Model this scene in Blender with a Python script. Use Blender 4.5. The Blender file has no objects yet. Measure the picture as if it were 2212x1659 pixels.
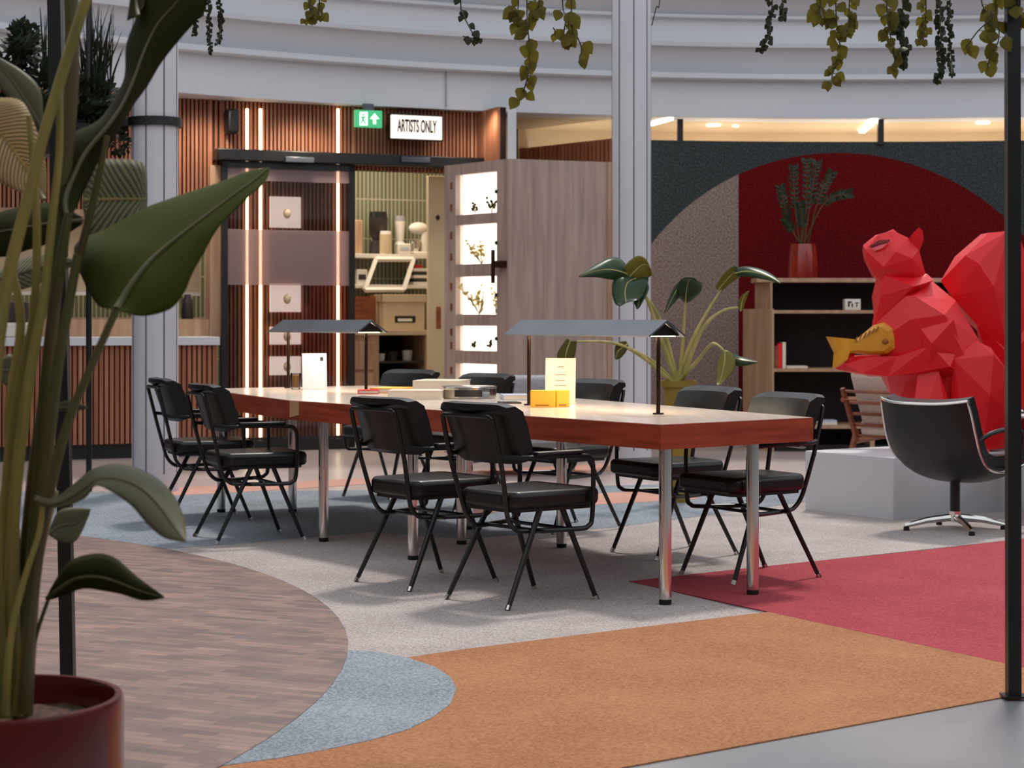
import bpy, bmesh, math, random
from mathutils import Vector, Matrix, Euler
random.seed(7)
SC = bpy.context.scene
COL = SC.collection
# ------------------------------------------------------------------ camera model
FPX, CX, HY, HC = 4100.0, 1106.0, 690.0, 1.186
def P(px, py, Y): return Vector(((px-CX)/FPX*Y, Y, HC-(py-HY)/FPX*Y))
def F(px, py, h=0.0):
    Y = FPX*(HC-h)/(py-HY)
    return Vector(((px-CX)/FPX*Y, Y, h))
cam = bpy.data.cameras.new('camera'); co = bpy.data.objects.new('camera', cam); COL.objects.link(co)
co.location = (0, 0, HC); co.rotation_euler = (math.pi/2, 0, 0)
cam.sensor_width = 36; cam.lens = 36*FPX/2212; cam.shift_y = -(829.5-HY)/2212
cam.clip_end = 200
SC.camera = co
cam.dof.use_dof = True; cam.dof.focus_distance = 7.6; cam.dof.aperture_fstop = 5.6
# ------------------------------------------------------------------ materials
def lin(c):
    return tuple((v/255/12.92 if v/255 <= .04045 else ((v/255+.055)/1.055)**2.4) for v in c)
def _base(name):
    m = bpy.data.materials.new(name); m.use_nodes = True
    nt = m.node_tree; b = nt.nodes['Principled BSDF']
    return m, nt, b
def nd(nt, t, **kw):
    n = nt.nodes.new(t)
    for k, v in kw.items():
        if k in n.inputs: n.inputs[k].default_value = v
        else: setattr(n, k, v)
    return n
def mat(name, c, c2=None, rough=.5, metal=0, scale=(8, 8, 8), detail=3, bump=0, spec=.5, lo=.35, hi=.65, coat=0):
    """plain or two-tone noise material in object space"""
    m, nt, b = _base(name)
    b.inputs['Roughness'].default_value = rough; b.inputs['Metallic'].default_value = metal
    b.inputs['Specular IOR Level'].default_value = spec
    if coat: b.inputs['Coat Weight'].default_value = coat; b.inputs['Coat Roughness'].default_value = .12
    c2 = c2 or tuple(v*.93 for v in c)
    tc = nd(nt, 'ShaderNodeTexCoord'); mp = nd(nt, 'ShaderNodeMapping'); mp.inputs['Scale'].default_value = scale
    no = nd(nt, 'ShaderNodeTexNoise', Scale=1.0, Detail=detail)
    rp = nd(nt, 'ShaderNodeValToRGB')
    rp.color_ramp.elements[0].position = lo; rp.color_ramp.elements[1].position = hi
    rp.color_ramp.elements[0].color = (*lin(c), 1); rp.color_ramp.elements[1].color = (*lin(c2), 1)
    L = nt.links.new
    L(tc.outputs['Object'], mp.inputs['Vector']); L(mp.outputs[0], no.inputs['Vector']); L(no.outputs['Fac'], rp.inputs[0])
    L(rp.outputs[0], b.inputs['Base Color'])
    if bump:
        bp = nd(nt, 'ShaderNodeBump', Strength=bump, Distance=.01); L(no.outputs['Fac'], bp.inputs['Height']); L(bp.outputs[0], b.inputs['Normal'])
    return m
def carpet(name, c, c2):
    m, nt, b = _base(name); L = nt.links.new
    b.inputs['Roughness'].default_value = .95; b.inputs['Specular IOR Level'].default_value = .1
    tc = nd(nt, 'ShaderNodeTexCoord')
    n1 = nd(nt, 'ShaderNodeTexNoise', Scale=110.0, Detail=2.0); n2 = nd(nt, 'ShaderNodeTexNoise', Scale=2.2, Detail=3.0)
    mx = nd(nt, 'ShaderNodeMath', operation='MULTIPLY_ADD'); mx.inputs[1].default_value = .35
    rp = nd(nt, 'ShaderNodeValToRGB'); rp.color_ramp.elements[0].position = .5; rp.color_ramp.elements[1].position = .85
    rp.color_ramp.elements[0].color = (*lin(c), 1); rp.color_ramp.elements[1].color = (*lin(c2), 1)
    L(tc.outputs['Object'], n1.inputs['Vector']); L(tc.outputs['Object'], n2.inputs['Vector'])
    L(n2.outputs['Fac'], mx.inputs[0]); L(n1.outputs['Fac'], mx.inputs[2]); L(mx.outputs[0], rp.inputs[0]); L(rp.outputs[0], b.inputs['Base Color'])
    bp = nd(nt, 'ShaderNodeBump', Strength=.5, Distance=.004); L(n1.outputs['Fac'], bp.inputs['Height']); L(bp.outputs[0], b.inputs['Normal'])
    return m
def emit(name, c, s):
    m = bpy.data.materials.new(name); m.use_nodes = True; nt = m.node_tree
    b = nt.nodes['Principled BSDF']; b.inputs['Base Color'].default_value = (*lin(c), 1)
    b.inputs['Emission Color'].default_value = (*lin(c), 1); b.inputs['Emission Strength'].default_value = s
    return m
def slatmat(name, cs, pitch_scale, rough=.55):
    """timber battens: every batten its own tone"""
    m, nt, b = _base(name); L = nt.links.new
    b.inputs['Roughness'].default_value = rough; b.inputs['Specular IOR Level'].default_value = .3
    tc = nd(nt, 'ShaderNodeTexCoord'); mp = nd(nt, 'ShaderNodeMapping'); mp.inputs['Scale'].default_value = (pitch_scale, pitch_scale, .35)
    no = nd(nt, 'ShaderNodeTexNoise', Scale=1.0, Detail=2.0); rp = nd(nt, 'ShaderNodeValToRGB')
    els = rp.color_ramp.elements; els[0].position = .28; els[0].color = (*lin(cs[0]), 1); els[1].position = .72; els[1].color = (*lin(cs[-1]), 1)
    for i, c in enumerate(cs[1:-1]):
        e = els.new(.28+.44*(i+1)/(len(cs)-1)); e.color = (*lin(c), 1)
    L(tc.outputs['Object'], mp.inputs['Vector']); L(mp.outputs[0], no.inputs['Vector']); L(no.outputs['Fac'], rp.inputs[0]); L(rp.outputs[0], b.inputs['Base Color'])
    return m
def leafmat(name, c, c2, rough=.45, trans=.2, stripes=14, spec=.3):
    m, nt, b = _base(name); L = nt.links.new
    b.inputs['Roughness'].default_value = rough; b.inputs['Specular IOR Level'].default_value = spec
    uv = nd(nt, 'ShaderNodeUVMap'); mp = nd(nt, 'ShaderNodeMapping'); mp.inputs['Scale'].default_value = (stripes, 1.5, 1)
    wv = nd(nt, 'ShaderNodeTexWave', Scale=1.0, Distortion=1.5, Detail=2.0)
    rp = nd(nt, 'ShaderNodeValToRGB'); rp.color_ramp.elements[0].color = (*lin(c), 1); rp.color_ramp.elements[1].color = (*lin(c2), 1)
    L(uv.outputs[0], mp.inputs['Vector']); L(mp.outputs[0], wv.inputs['Vector']); L(wv.outputs['Fac'], rp.inputs[0]); L(rp.outputs[0], b.inputs['Base Color'])
    tr = nd(nt, 'ShaderNodeBsdfTranslucent'); L(rp.outputs[0], tr.inputs['Color'])
    mx = nd(nt, 'ShaderNodeMixShader'); mx.inputs[0].default_value = trans
    L(b.outputs[0], mx.inputs[1]); L(tr.outputs[0], mx.inputs[2]); L(mx.outputs[0], nt.nodes['Material Output'].inputs['Surface'])
    return m
def glassmat(name, tint, whiteness=0.0):
    m = bpy.data.materials.new(name); m.use_nodes = True; nt = m.node_tree; L = nt.links.new
    nt.nodes.remove(nt.nodes['Principled BSDF'])
    t = nd(nt, 'ShaderNodeBsdfTransparent'); t.inputs['Color'].default_value = (*lin(tint), 1)
    g = nd(nt, 'ShaderNodeBsdfGlossy'); g.inputs['Roughness'].default_value = .03
    fr = nd(nt, 'ShaderNodeFresnel', IOR=1.45); mx = nd(nt, 'ShaderNodeMixShader')
    L(fr.outputs[0], mx.inputs[0]); L(t.outputs[0], mx.inputs[1]); L(g.outputs[0], mx.inputs[2])
    out = mx.outputs[0]
    if whiteness:
        d = nd(nt, 'ShaderNodeBsdfDiffuse'); d.inputs['Color'].default_value = (*lin((225, 205, 205)), 1)
        tl = nd(nt, 'ShaderNodeBsdfTranslucent'); tl.inputs['Color'].default_value = (*lin((230, 200, 198)), 1)
        m0 = nd(nt, 'ShaderNodeMixShader'); m0.inputs[0].default_value = .5; L(d.outputs[0], m0.inputs[1]); L(tl.outputs[0], m0.inputs[2])
        m2 = nd(nt, 'ShaderNodeMixShader'); m2.inputs[0].default_value = whiteness
        L(out, m2.inputs[1]); L(m0.outputs[0], m2.inputs[2]); out = m2.outputs[0]
    L(out, nt.nodes['Material Output'].inputs['Surface'])
    return m
def tilemat(name, c, c2, grout, w, h):
    m, nt, b = _base(name); L = nt.links.new
    b.inputs['Roughness'].default_value = .25
    uv = nd(nt, 'ShaderNodeUVMap')
    br = nd(nt, 'ShaderNodeTexBrick', Scale=1.0); br.offset = 0
    br.inputs['Brick Width'].default_value = w; br.inputs['Row Height'].default_value = h; br.inputs['Mortar Size'].default_value = .006
    br.inputs['Color1'].default_value = (*lin(c), 1); br.inputs['Color2'].default_value = (*lin(c2), 1); br.inputs['Mortar'].default_value = (*lin(grout), 1)
    L(uv.outputs[0], br.inputs['Vector']); L(br.outputs['Color'], b.inputs['Base Color'])
    return m
def brickfloor(name):
    m, nt, b = _base(name); L = nt.links.new
    b.inputs['Roughness'].default_value = .6
    tc = nd(nt, 'ShaderNodeTexCoord'); mp = nd(nt, 'ShaderNodeMapping'); mp.inputs['Rotation'].default_value = (0, 0, .42)
    br = nd(nt, 'ShaderNodeTexBrick', Scale=1.0)
    br.inputs['Brick Width'].default_value = .17; br.inputs['Row Height'].default_value = .042; br.inputs['Mortar Size'].default_value = .0012
    br.inputs['Color1'].default_value = (*lin((152, 122, 110)), 1); br.inputs['Color2'].default_value = (*lin((112, 94, 90)), 1); br.inputs['Mortar'].default_value = (*lin((92, 76, 72)), 1)
    no = nd(nt, 'ShaderNodeTexNoise', Scale=5.0, Detail=4.0)
    mx = nd(nt, 'ShaderNodeMixRGB', blend_type='MULTIPLY'); mx.inputs[0].default_value = .55
    rp = nd(nt, 'ShaderNodeValToRGB'); rp.color_ramp.elements[0].color = (.45, .42, .42, 1); rp.color_ramp.elements[0].position = .3; rp.color_ramp.elements[1].position = .7
    L(tc.outputs['Object'], mp.inputs['Vector']); L(mp.outputs[0], br.inputs['Vector']); L(mp.outputs[0], no.inputs['Vector'])
    L(no.outputs['Fac'], rp.inputs[0]); L(br.outputs['Color'], mx.inputs[1]); L(rp.outputs[0], mx.inputs[2]); L(mx.outputs[0], b.inputs['Base Color'])
    return m
def arcwall(name):
    """felt wall: dark green ground, one big disc split into a beige and a red field (UV: metres along / up)"""
    m, nt, b = _base(name); L = nt.links.new
    b.inputs['Roughness'].default_value = .95; b.inputs['Specular IOR Level'].default_value = .1
    uv = nd(nt, 'ShaderNodeUVMap'); sp = nd(nt, 'ShaderNodeSeparateXYZ'); L(uv.outputs[0], sp.inputs[0])
    vd = nd(nt, 'ShaderNodeVectorMath', operation='DISTANCE'); vd.inputs[1].default_value = (0, .46, 0); L(uv.outputs[0], vd.inputs[0])
    ins = nd(nt, 'ShaderNodeMath', operation='LESS_THAN'); ins.inputs[1].default_value = 2.36; L(vd.outputs['Value'], ins.inputs[0])
    lf = nd(nt, 'ShaderNodeMath', operation='LESS_THAN'); lf.inputs[1].default_value = -.985; L(sp.outputs['X'], lf.inputs[0])
    no = nd(nt, 'ShaderNodeTexNoise', Scale=60.0, Detail=3.0); L(uv.outputs[0], no.inputs['Vector'])
    def two(c, c2):
        rp = nd(nt, 'ShaderNodeValToRGB'); rp.color_ramp.elements[0].position = .35; rp.color_ramp.elements[1].position = .65
        rp.color_ramp.elements[0].color = (*lin(c), 1); rp.color_ramp.elements[1].color = (*lin(c2), 1); L(no.outputs['Fac'], rp.inputs[0]); return rp
    g = two((76, 82, 82), (46, 50, 52)); r = two((118, 22, 24), (76, 10, 14)); be = two((168, 148, 140), (116, 98, 94))
    m1 = nd(nt, 'ShaderNodeMixRGB'); L(lf.outputs[0], m1.inputs[0]); L(r.outputs[0], m1.inputs[1]); L(be.outputs[0], m1.inputs[2])
    m2 = nd(nt, 'ShaderNodeMixRGB'); L(ins.outputs[0], m2.inputs[0]); L(g.outputs[0], m2.inputs[1]); L(m1.outputs[0], m2.inputs[2])
    L(m2.outputs[0], b.inputs['Base Color'])
    return m
M = dict(
    white=mat('white_paint', (214, 217, 222), (208, 211, 217), rough=.55, scale=(.7, .7, .7)),
    colwhite=mat('column_white', (206, 206, 212), (198, 198, 205), rough=.4, scale=(3, 3, 1)),
    groove=mat('groove', (168, 170, 178), rough=.7),
    seam=mat('seam_dark', (84, 84, 94), rough=.7),
    concrete=mat('concrete', (140, 140, 142), (120, 121, 126), rough=.32, scale=(1.4, 1.4, 1.4), detail=6),
    blackmetal=mat('black_metal', (14, 14, 15), (20, 19, 20), rough=.38, scale=(6, 6, 6)),
    leather=mat('black_leather', (11, 10, 10), (19, 16, 15), rough=.36, scale=(14, 14, 14), bump=.12),
    chrome=mat('chrome', (225, 222, 218), (205, 202, 198), rough=.12, metal=1, scale=(2, 2, 2)),
    rubber=mat('rubber', (12, 12, 12), rough=.8),
    tabletop=mat('table_laminate', (228, 212, 200), (218, 200, 186), rough=.16, scale=(30, 2.5, 2), detail=4),
    tableedge=mat('table_edge_wood', (172, 74, 44), (134, 48, 26), rough=.35, scale=(3, 3, 40), detail=5, lo=.3, hi=.7),
    paleply=mat('pale_wood', (206, 160, 118), (188, 140, 100), rough=.5, scale=(3, 3, 18)),
    lampgrey=mat('lamp_grey', (98, 102, 110), (84, 88, 96), rough=.35, scale=(3, 3, 3), metal=.5),
    lampdark=mat('lamp_dark', (30, 22, 20), rough=.4, metal=.5),
    bronze=mat('bronze_post', (70, 48, 40), (54, 36, 30), rough=.3, metal=.8),
    red=mat('red_lacquer', (228, 22, 32), (220, 18, 28), rough=.4, scale=(2, 2, 2)),
    yellow=mat('yellow_lacquer', (226, 158, 40), (212, 140, 34), rough=.4, scale=(6, 6, 6)),
    flyer=mat('yellow_print', (240, 178, 52), (232, 166, 44), rough=.6, scale=(6, 6, 6)),
    brownmark=mat('brown_print', (150, 92, 30), rough=.6),
    paper=mat('paper', (236, 220, 198), (226, 208, 186), rough=.7, scale=(14, 14, 14)),
    bluepaper=mat('blue_paper', (196, 202, 212), (184, 190, 202), rough=.7, scale=(14, 14, 14)),
    ink=mat('ink', (22, 22, 26), rough=.7),
    potred=mat('pot_red', (96, 14, 14), (72, 9, 9), rough=.28, scale=(3, 3, 3), coat=.4),
    soil=mat('soil', (92, 66, 50), (44, 32, 26), rough=.95, scale=(60, 60, 60), bump=.6),
    olive=mat('pot_olive', (148, 122, 44), (132, 108, 36), rough=.45, scale=(4, 4, 4)),
    kioskwood=mat('kiosk_wood', (186, 164, 152), (152, 132, 122), rough=.6, scale=(22, 22, 1.2), detail=5, lo=.3, hi=.7),
    oak=mat('oak', (186, 152, 122), (164, 128, 100), rough=.5, scale=(16, 16, 1.4), detail=4),
    darkback=mat('dark_back', (30, 14, 12), (20, 9, 8), rough=.8),
    cream=mat('cream_panel', (206, 184, 150), (196, 174, 140), rough=.5, scale=(3, 3, 3)),
    ceilwarm=mat('warm_ceiling', (216, 196, 166), (206, 184, 152), rough=.7, scale=(.5, .5, .5)),
    whiteplastic=mat('white_plastic', (236, 230, 220), (226, 218, 206), rough=.35, scale=(3, 3, 3)),
    dark=mat('dark_stuff', (36, 30, 28), (54, 44, 40), rough=.5, scale=(12, 12, 12)),
    greyfab=mat('grey_fabric', (168, 166, 170), (150, 148, 152), rough=.9, scale=(60, 60, 60), bump=.2),
    creamfab=mat('cream_fabric', (214, 200, 186), (198, 182, 168), rough=.95, scale=(60, 60, 60), bump=.2),
    cherry=mat('cherry_wood', (150, 84, 46), (118, 60, 32), rough=.4, scale=(4, 4, 20)),
    plinth=mat('plinth_white', (206, 206, 210), (198, 198, 203), rough=.5, scale=(1, 1, 1)),
    stem=mat('stem_tan', (150, 128, 62), (110, 104, 44), rough=.5, scale=(18, 18, 2.2)),
    stemdark=mat('stem_green', (66, 70, 24), (84, 66, 30), rough=.5, scale=(14, 14, 2.2)),
    stempale=mat('stem_pale', (196, 178, 110), (150, 150, 76), rough=.5, scale=(14, 14, 4)),
    vinestem=mat('vine_stem', (58, 52, 36), rough=.7),
    bigleaf=leafmat('strelitzia_leaf', (66, 74, 14), (50, 56, 10), rough=.7, trans=.2, spec=.12),
    darkleaf=leafmat('dark_leaf', (50, 50, 14), (34, 34, 9), rough=.7, trans=.2, spec=.12),
    greyleaf=leafmat('grey_leaf', (118, 112, 80), (74, 76, 60), rough=.5, trans=.2),
    backlitleaf=leafmat('backlit_leaf', (226, 196, 150), (112, 98, 52), rough=.5, trans=.5, stripes=9),  # pale stripes paint in the backlight on the ribs
    ribgrey=leafmat('rib_grey', (158, 148, 112), (78, 84, 72), rough=.6, trans=.35, stripes=5),
    tealeaf=leafmat('alocasia_leaf', (46, 70, 40), (34, 54, 30), rough=.28, trans=.1, stripes=8),
    oliveleaf=leafmat('alocasia_yellow', (134, 122, 44), (104, 100, 36), rough=.3, trans=.25, stripes=8),
    zzleaf=leafmat('zz_leaf', (40, 60, 40), (30, 46, 30), rough=.18, trans=.05),
    vineleaf=leafmat('vine_leaf', (124, 112, 42), (80, 78, 26), rough=.5, trans=.5, stripes=5),
    vinedark=leafmat('vine_dark', (52, 58, 30), (36, 42, 22), rough=.4, trans=.25, stripes=4),
    dryleaf=leafmat('dry_leaf', (214, 200, 140), (176, 160, 96), rough=.7, trans=.7, stripes=4),
    shrub=leafmat('shrub_leaf', (38, 46, 30), (26, 32, 22), rough=.5, trans=.15),
    slat=slatmat('slat_timber', [(120, 66, 48), (176, 118, 88), (148, 90, 66), (206, 154, 124)], 23.0),
    slatgap=mat('slat_gap', (48, 18, 14), (40, 14, 10), rough=.9),
    glass=glassmat('door_glass', (232, 232, 232)),
    frost=glassmat('frost_band', (240, 226, 226), .38),
    greentile=tilemat('green_tile', (104, 110, 86), (92, 98, 76), (170, 162, 144), .042, .40),
    arc=arcwall('felt_wall'),
    brick=brickfloor('brick_floor'),
    c_grey=carpet('carpet_grey', (146, 136, 134), (188, 178, 174)),
    c_blue=carpet('carpet_blue', (108, 115, 123), (156, 163, 171)),
    c_orange=carpet('carpet_orange', (142, 97, 70), (176, 126, 93)),
    c_red=carpet('carpet_red', (142, 58, 66), (174, 78, 86)),
    c_coral=carpet('carpet_coral', (182, 136, 122), (204, 158, 144)),
    led=emit('led_warm', (255, 226, 184), 5.5),
    lampled=emit('lamp_led', (255, 232, 190), 7),
    lightbox=emit('lightbox', (255, 244, 230), 1.7),
    reflectionwhite=emit('reflection_white', (246, 222, 210), .75),  # glow of the imitated window reflections
    downlight=emit('downlight', (255, 244, 224), 6),
    signwhite=emit('sign_white', (255, 244, 230), .8),
    exitgreen=emit('exit_green', (62, 170, 112), .8),
    exitwhite=emit('exit_white', (235, 250, 240), 1.3),
)
# ------------------------------------------------------------------ mesh builder
class MB:
    def __init__(s): s.bm = bmesh.new(); s.mi = 0; s.uv = s.bm.loops.layers.uv.new('UVMap')
    def face(s, vs):
        try:
            f = s.bm.faces.new(vs); f.material_index = s.mi; return f
        except ValueError: return None
    def v(s, p): return s.bm.verts.new(p)
    def box(s, x0, x1, y0, y1, z0, z1, mx=None):
        vs = [Vector((x, y, z)) for x in (x0, x1) for y in (y0, y1) for z in (z0, z1)]
        if mx is not None: vs = [mx @ p for p in vs]
        b = [s.v(p) for p in vs]
        for f in ((0, 1, 3, 2), (4, 6, 7, 5), (0, 4, 5, 1), (2, 3, 7, 6), (0, 2, 6, 4), (1, 5, 7, 3)): s.face([b[i] for i in f])
        return s
    def cbox(s, c, size, rot=(0, 0, 0)):
        h = [v/2 for v in size]
        return s.box(-h[0], h[0], -h[1], h[1], -h[2], h[2], Matrix.Translation(c) @ Euler(rot).to_matrix().to_4x4())
    def prism(s, pts, z0, z1):
        lo = [s.v((p[0], p[1], z0)) for p in pts]; hi = [s.v((p[0], p[1], z1)) for p in pts]; n = len(pts)
        s.face(lo[::-1]); s.face(hi)
        for i in range(n): s.face([lo[i], lo[(i+1) % n], hi[(i+1) % n], hi[i]])
        return s
    def slab(s, pts3, off):
        """closed solid from a planar outline (3-D) pushed along the vector off"""
        lo = [s.v(p) for p in pts3]; hi = [s.v(Vector(p)+Vector(off)) for p in pts3]; n = len(pts3)
        s.face(lo[::-1]); s.face(hi)
        for i in range(n): s.face([lo[i], lo[(i+1) % n], hi[(i+1) % n], hi[i]])
        return s
    def tube(s, pts, r, n=8, closed=False, sm=0, ends=True):
        pts = [Vector(p) for p in pts]
        rr = list(r) if isinstance(r, (list, tuple)) else [r]*len(pts)
        if sm: pts, rr = spline(pts, rr, sm)
        m = len(pts); rings = []; nrm = None
        for i, p in enumerate(pts):
            a = pts[i-1] if i else (pts[-1] if closed else pts[0]); b = pts[(i+1) % m] if (closed or i < m-1) else pts[i]
            t = (b-a); t = t.normalized() if t.length > 1e-9 else Vector((0, 0, 1))
            if nrm is None:
                nrm = t.cross(Vector((0, 0, 1)) if abs(t.z) < .9 else Vector((1, 0, 0))).normalized()
            else:
                nrm = (nrm - t*nrm.dot(t)); nrm = nrm.normalized() if nrm.length > 1e-6 else t.orthogonal().normalized()
            bi = t.cross(nrm)
            rings.append([s.v(p+(nrm*math.cos(2*math.pi*k/n)+bi*math.sin(2*math.pi*k/n))*rr[i]) for k in range(n)])
        for i in range(m if closed else m-1):
            A, B = rings[i], rings[(i+1) % m]
            for k in range(n): s.face([A[k], A[(k+1) % n], B[(k+1) % n], B[k]])
        if not closed and ends: s.face(rings[0][::-1]); s.face(rings[-1])
        return s
    def cyl(s, a, b, r, n=16): return s.tube([a, b], r, n)
    def lathe(s, prof, c=(0, 0, 0), n=32, a0=0, a1=2*math.pi, close=True):
        full = abs(a1-a0-2*math.pi) < 1e-6; m = n if full else n+1
        rings = []
        for r, z in prof:
            rings.append([s.v((c[0]+r*math.cos(a0+(a1-a0)*k/n), c[1]+r*math.sin(a0+(a1-a0)*k/n), c[2]+z)) for k in range(m)])
        for i in range(len(prof)-1):
            for k in range(n):
                k2 = (k+1) % m
                s.face([rings[i][k], rings[i][k2], rings[i+1][k2], rings[i+1][k]])
        if close and full:
            if prof[0][0] > 1e-6: s.face(rings[0][::-1])
            if prof[-1][0] > 1e-6: s.face(rings[-1])
        return s
    def hull(s, pts):
        vs = [s.v(p) for p in pts]
        r = bmesh.ops.convex_hull(s.bm, input=vs)
        for g in r['geom']:
            if isinstance(g, bmesh.types.BMFace): g.material_index = s.mi
        bad = [v for v in r['geom_interior'] if isinstance(v, bmesh.types.BMVert)]
        if bad: bmesh.ops.delete(s.bm, geom=bad, context='VERTS')
        return s
    def ell(s, c, r, n=14, mx=None):
        T = Matrix.Translation(c) @ (mx if mx is not None else Matrix.Identity(4)) @ Matrix.Diagonal((*r, 1))
        res = bmesh.ops.create_uvsphere(s.bm, u_segments=n, v_segments=max(6, n//2), radius=1, matrix=T)
        for v in res['verts']:
            for f in v.link_faces: f.material_index = s.mi
        return s
    def grid(s, rows, uvs=None):
        vs = [[s.v(p) for p in r] for r in rows]
        for i in range(len(rows)-1):
            for j in range(len(rows[0])-1):
                f = s.face([vs[i][j], vs[i][j+1], vs[i+1][j+1], vs[i+1][j]])
                if f:
                    for l, (a, b) in zip(f.loops, ((i, j), (i, j+1), (i+1, j+1), (i+1, j))):
                        l[s.uv].uv = uvs[a][b] if uvs else (a/(len(rows)-1), b/(len(rows[0])-1))
        return s
    def xf(s, m): s.bm.transform(m); return s
    def build(s, name, mats, parent=None, loc=None, flat=False, bevel=0, seg=2, sub=0, solid=0):
        """geometry is in world space; it is moved into the parent's (or loc's) frame"""
        bmesh.ops.recalc_face_normals(s.bm, faces=s.bm.faces)
        if not flat:
            for f in s.bm.faces: f.smooth = True
            for e in s.bm.edges:
                if len(e.link_faces) == 2 and e.calc_face_angle(0) > .6: e.smooth = False
        me = bpy.data.meshes.new(name)
        W = parent.matrix_basis.copy() if parent is not None else Matrix.Translation(loc or (0, 0, 0))
        if parent is not None and parent.parent is not None: W = parent.parent.matrix_basis @ W
        s.bm.transform(W.inverted()); s.bm.to_mesh(me); s.bm.free()
        o = bpy.data.objects.new(name, me); COL.objects.link(o)
        for m in (mats if isinstance(mats, (list, tuple)) else [mats]): me.materials.append(m)
        if parent is not None: o.parent = parent
        elif loc is not None: o.location = loc
        if bevel:
            b = o.modifiers.new('bevel', 'BEVEL'); b.width = bevel; b.segments = seg; b.limit_method = 'ANGLE'; b.harden_normals = False
        if sub: d = o.modifiers.new('sub', 'SUBSURF'); d.levels = sub; d.render_levels = sub
        if solid: d = o.modifiers.new('solid', 'SOLIDIFY'); d.thickness = solid
        return o
def spline(pts, rr, k):
    out, ro = [], []
    n = len(pts)
    for i in range(n-1):
        p0, p1, p2, p3 = pts[max(i-1, 0)], pts[i], pts[i+1], pts[min(i+2, n-1)]
        for j in range(k):
            t = j/k
            out.append(.5*((2*p1)+(p2-p0)*t+(2*p0-5*p1+4*p2-p3)*t*t+(3*p1-p0-3*p2+p3)*t**3)); ro.append(rr[i]*(1-t)+rr[i+1]*t)
    out.append(pts[-1]); ro.append(rr[-1])
    return out, ro
def thing(name, label, cat, loc=(0, 0, 0), rz=0, group=None):
    o = bpy.data.objects.new(name, None); COL.objects.link(o); o.empty_display_size = .1
    o.location = loc; o.rotation_euler = (0, 0, rz); o.matrix_basis = Matrix.Translation(loc) @ Matrix.Rotation(rz, 4, 'Z')
    return tag(o, label, cat, group)
def tag(o, label, cat, group=None):
    o['label'] = label; o['category'] = cat
    if group: o['group'] = group
    return o
def struct(o): o['kind'] = 'structure'; return o
def dup(root, loc, rz, label, group=None):
    r = root.copy(); COL.objects.link(r); r.location = loc; r.rotation_euler = (0, 0, rz); r['label'] = label
    if group: r['group'] = group
    for ch in list(root.children):
        c = ch.copy(); COL.objects.link(c); c.parent = r
        for g in list(ch.children):
            d = g.copy(); COL.objects.link(d); d.parent = c
    return r
def local(par):   # matrix taking a thing's own frame to the world
    return par.matrix_basis.copy()
class Plane:
    """vertical working plane: s along, d into the wall, z up"""
    def __init__(q, o, u):
        q.o = Vector(o); q.u = Vector(u).normalized(); q.n = Vector((q.u.y, -q.u.x))
        q.M = Matrix.Translation((q.o.x, q.o.y, 0)) @ Matrix.Rotation(math.atan2(q.u.y, q.u.x), 4, 'Z')
    def s(q, px, off=0):
        t = (px-CX)/FPX
        return (t*(q.o.y+q.n.y*off)-q.o.x-q.n.x*off)/(q.u.x-t*q.u.y)
    def Y(q, s, off=0): return q.o.y+q.u.y*s+q.n.y*off
    def z(q, px, py, off=0): return HC-(py-HY)/FPX*q.Y(q.s(px, off), off)
    def sz(q, px, py, off=0): return q.s(px, off), q.z(px, py, off)
    def box(q, mb, px0, px1, py0, py1, off0, off1):
        s0, s1 = q.s(px0, off1), q.s(px1, off1); xm = (px0+px1)/2
        return mb.box(s0, s1, -off1, -off0, q.z(xm, py1, off1), q.z(xm, py0, off1), q.M)
    def W(q, s, off, z): return q.M @ Vector((s, -off, z))
# ------------------------------------------------------------------ leaf helper
def leaf(rows, Zs, dL=0.0, dR=0.0, k=4, across=4, ripple=0.0):
    """rows: (Lx,Ly, Mx,My, Rx,Ry) in photo pixels from base to tip; Zs: distance per row; dL/dR push the edges away"""
    n = len(rows)
    L = [P(r[0], r[1], Zs[i]+dL*math.sin(math.pi*i/(n-1))) for i, r in enumerate(rows)]
    Mi = [P(r[2], r[3], Zs[i]) for i, r in enumerate(rows)]
    R = [P(r[4], r[5], Zs[i]+dR*math.sin(math.pi*i/(n-1))) for i, r in enumerate(rows)]
    one = [0]*n
    L, Mi, R = spline(L, one, k)[0], spline(Mi, one, k)[0], spline(R, one, k)[0]
    g, uv = [], []
    for i in range(len(L)):
        a = i/(len(L)-1); row, ur = [], []
        for j in range(-across, across+1):
            t = abs(j)/across; e = L[i] if j < 0 else R[i]
            p = Mi[i].lerp(e, t); p.y += -.035*math.sin(t*math.pi)*(e-Mi[i]).length/.1*.3 + ripple*math.sin(a*23+j)*t
            row.append(p); ur.append((a+.25*t, .5+.5*j/across))
        g.append(row); uv.append(ur)
    mb = MB(); mb.grid(g, uv); return mb, Mi
def leafpart(rows, Zs, m, root, mr=None, vr=.004, **kw):
    mb, mid = leaf(rows, Zs, **kw)
    o = mb.build('leaf', m, root, solid=.0015)
    if mr is not None:
        v = MB(); nn = len(mid); v.tube([p+Vector((0, -.002, 0)) for p in mid], [vr*(1-.85*i/(nn-1)) for i in range(nn)], 6); v.build('midrib', mr, o)
    return o
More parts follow.
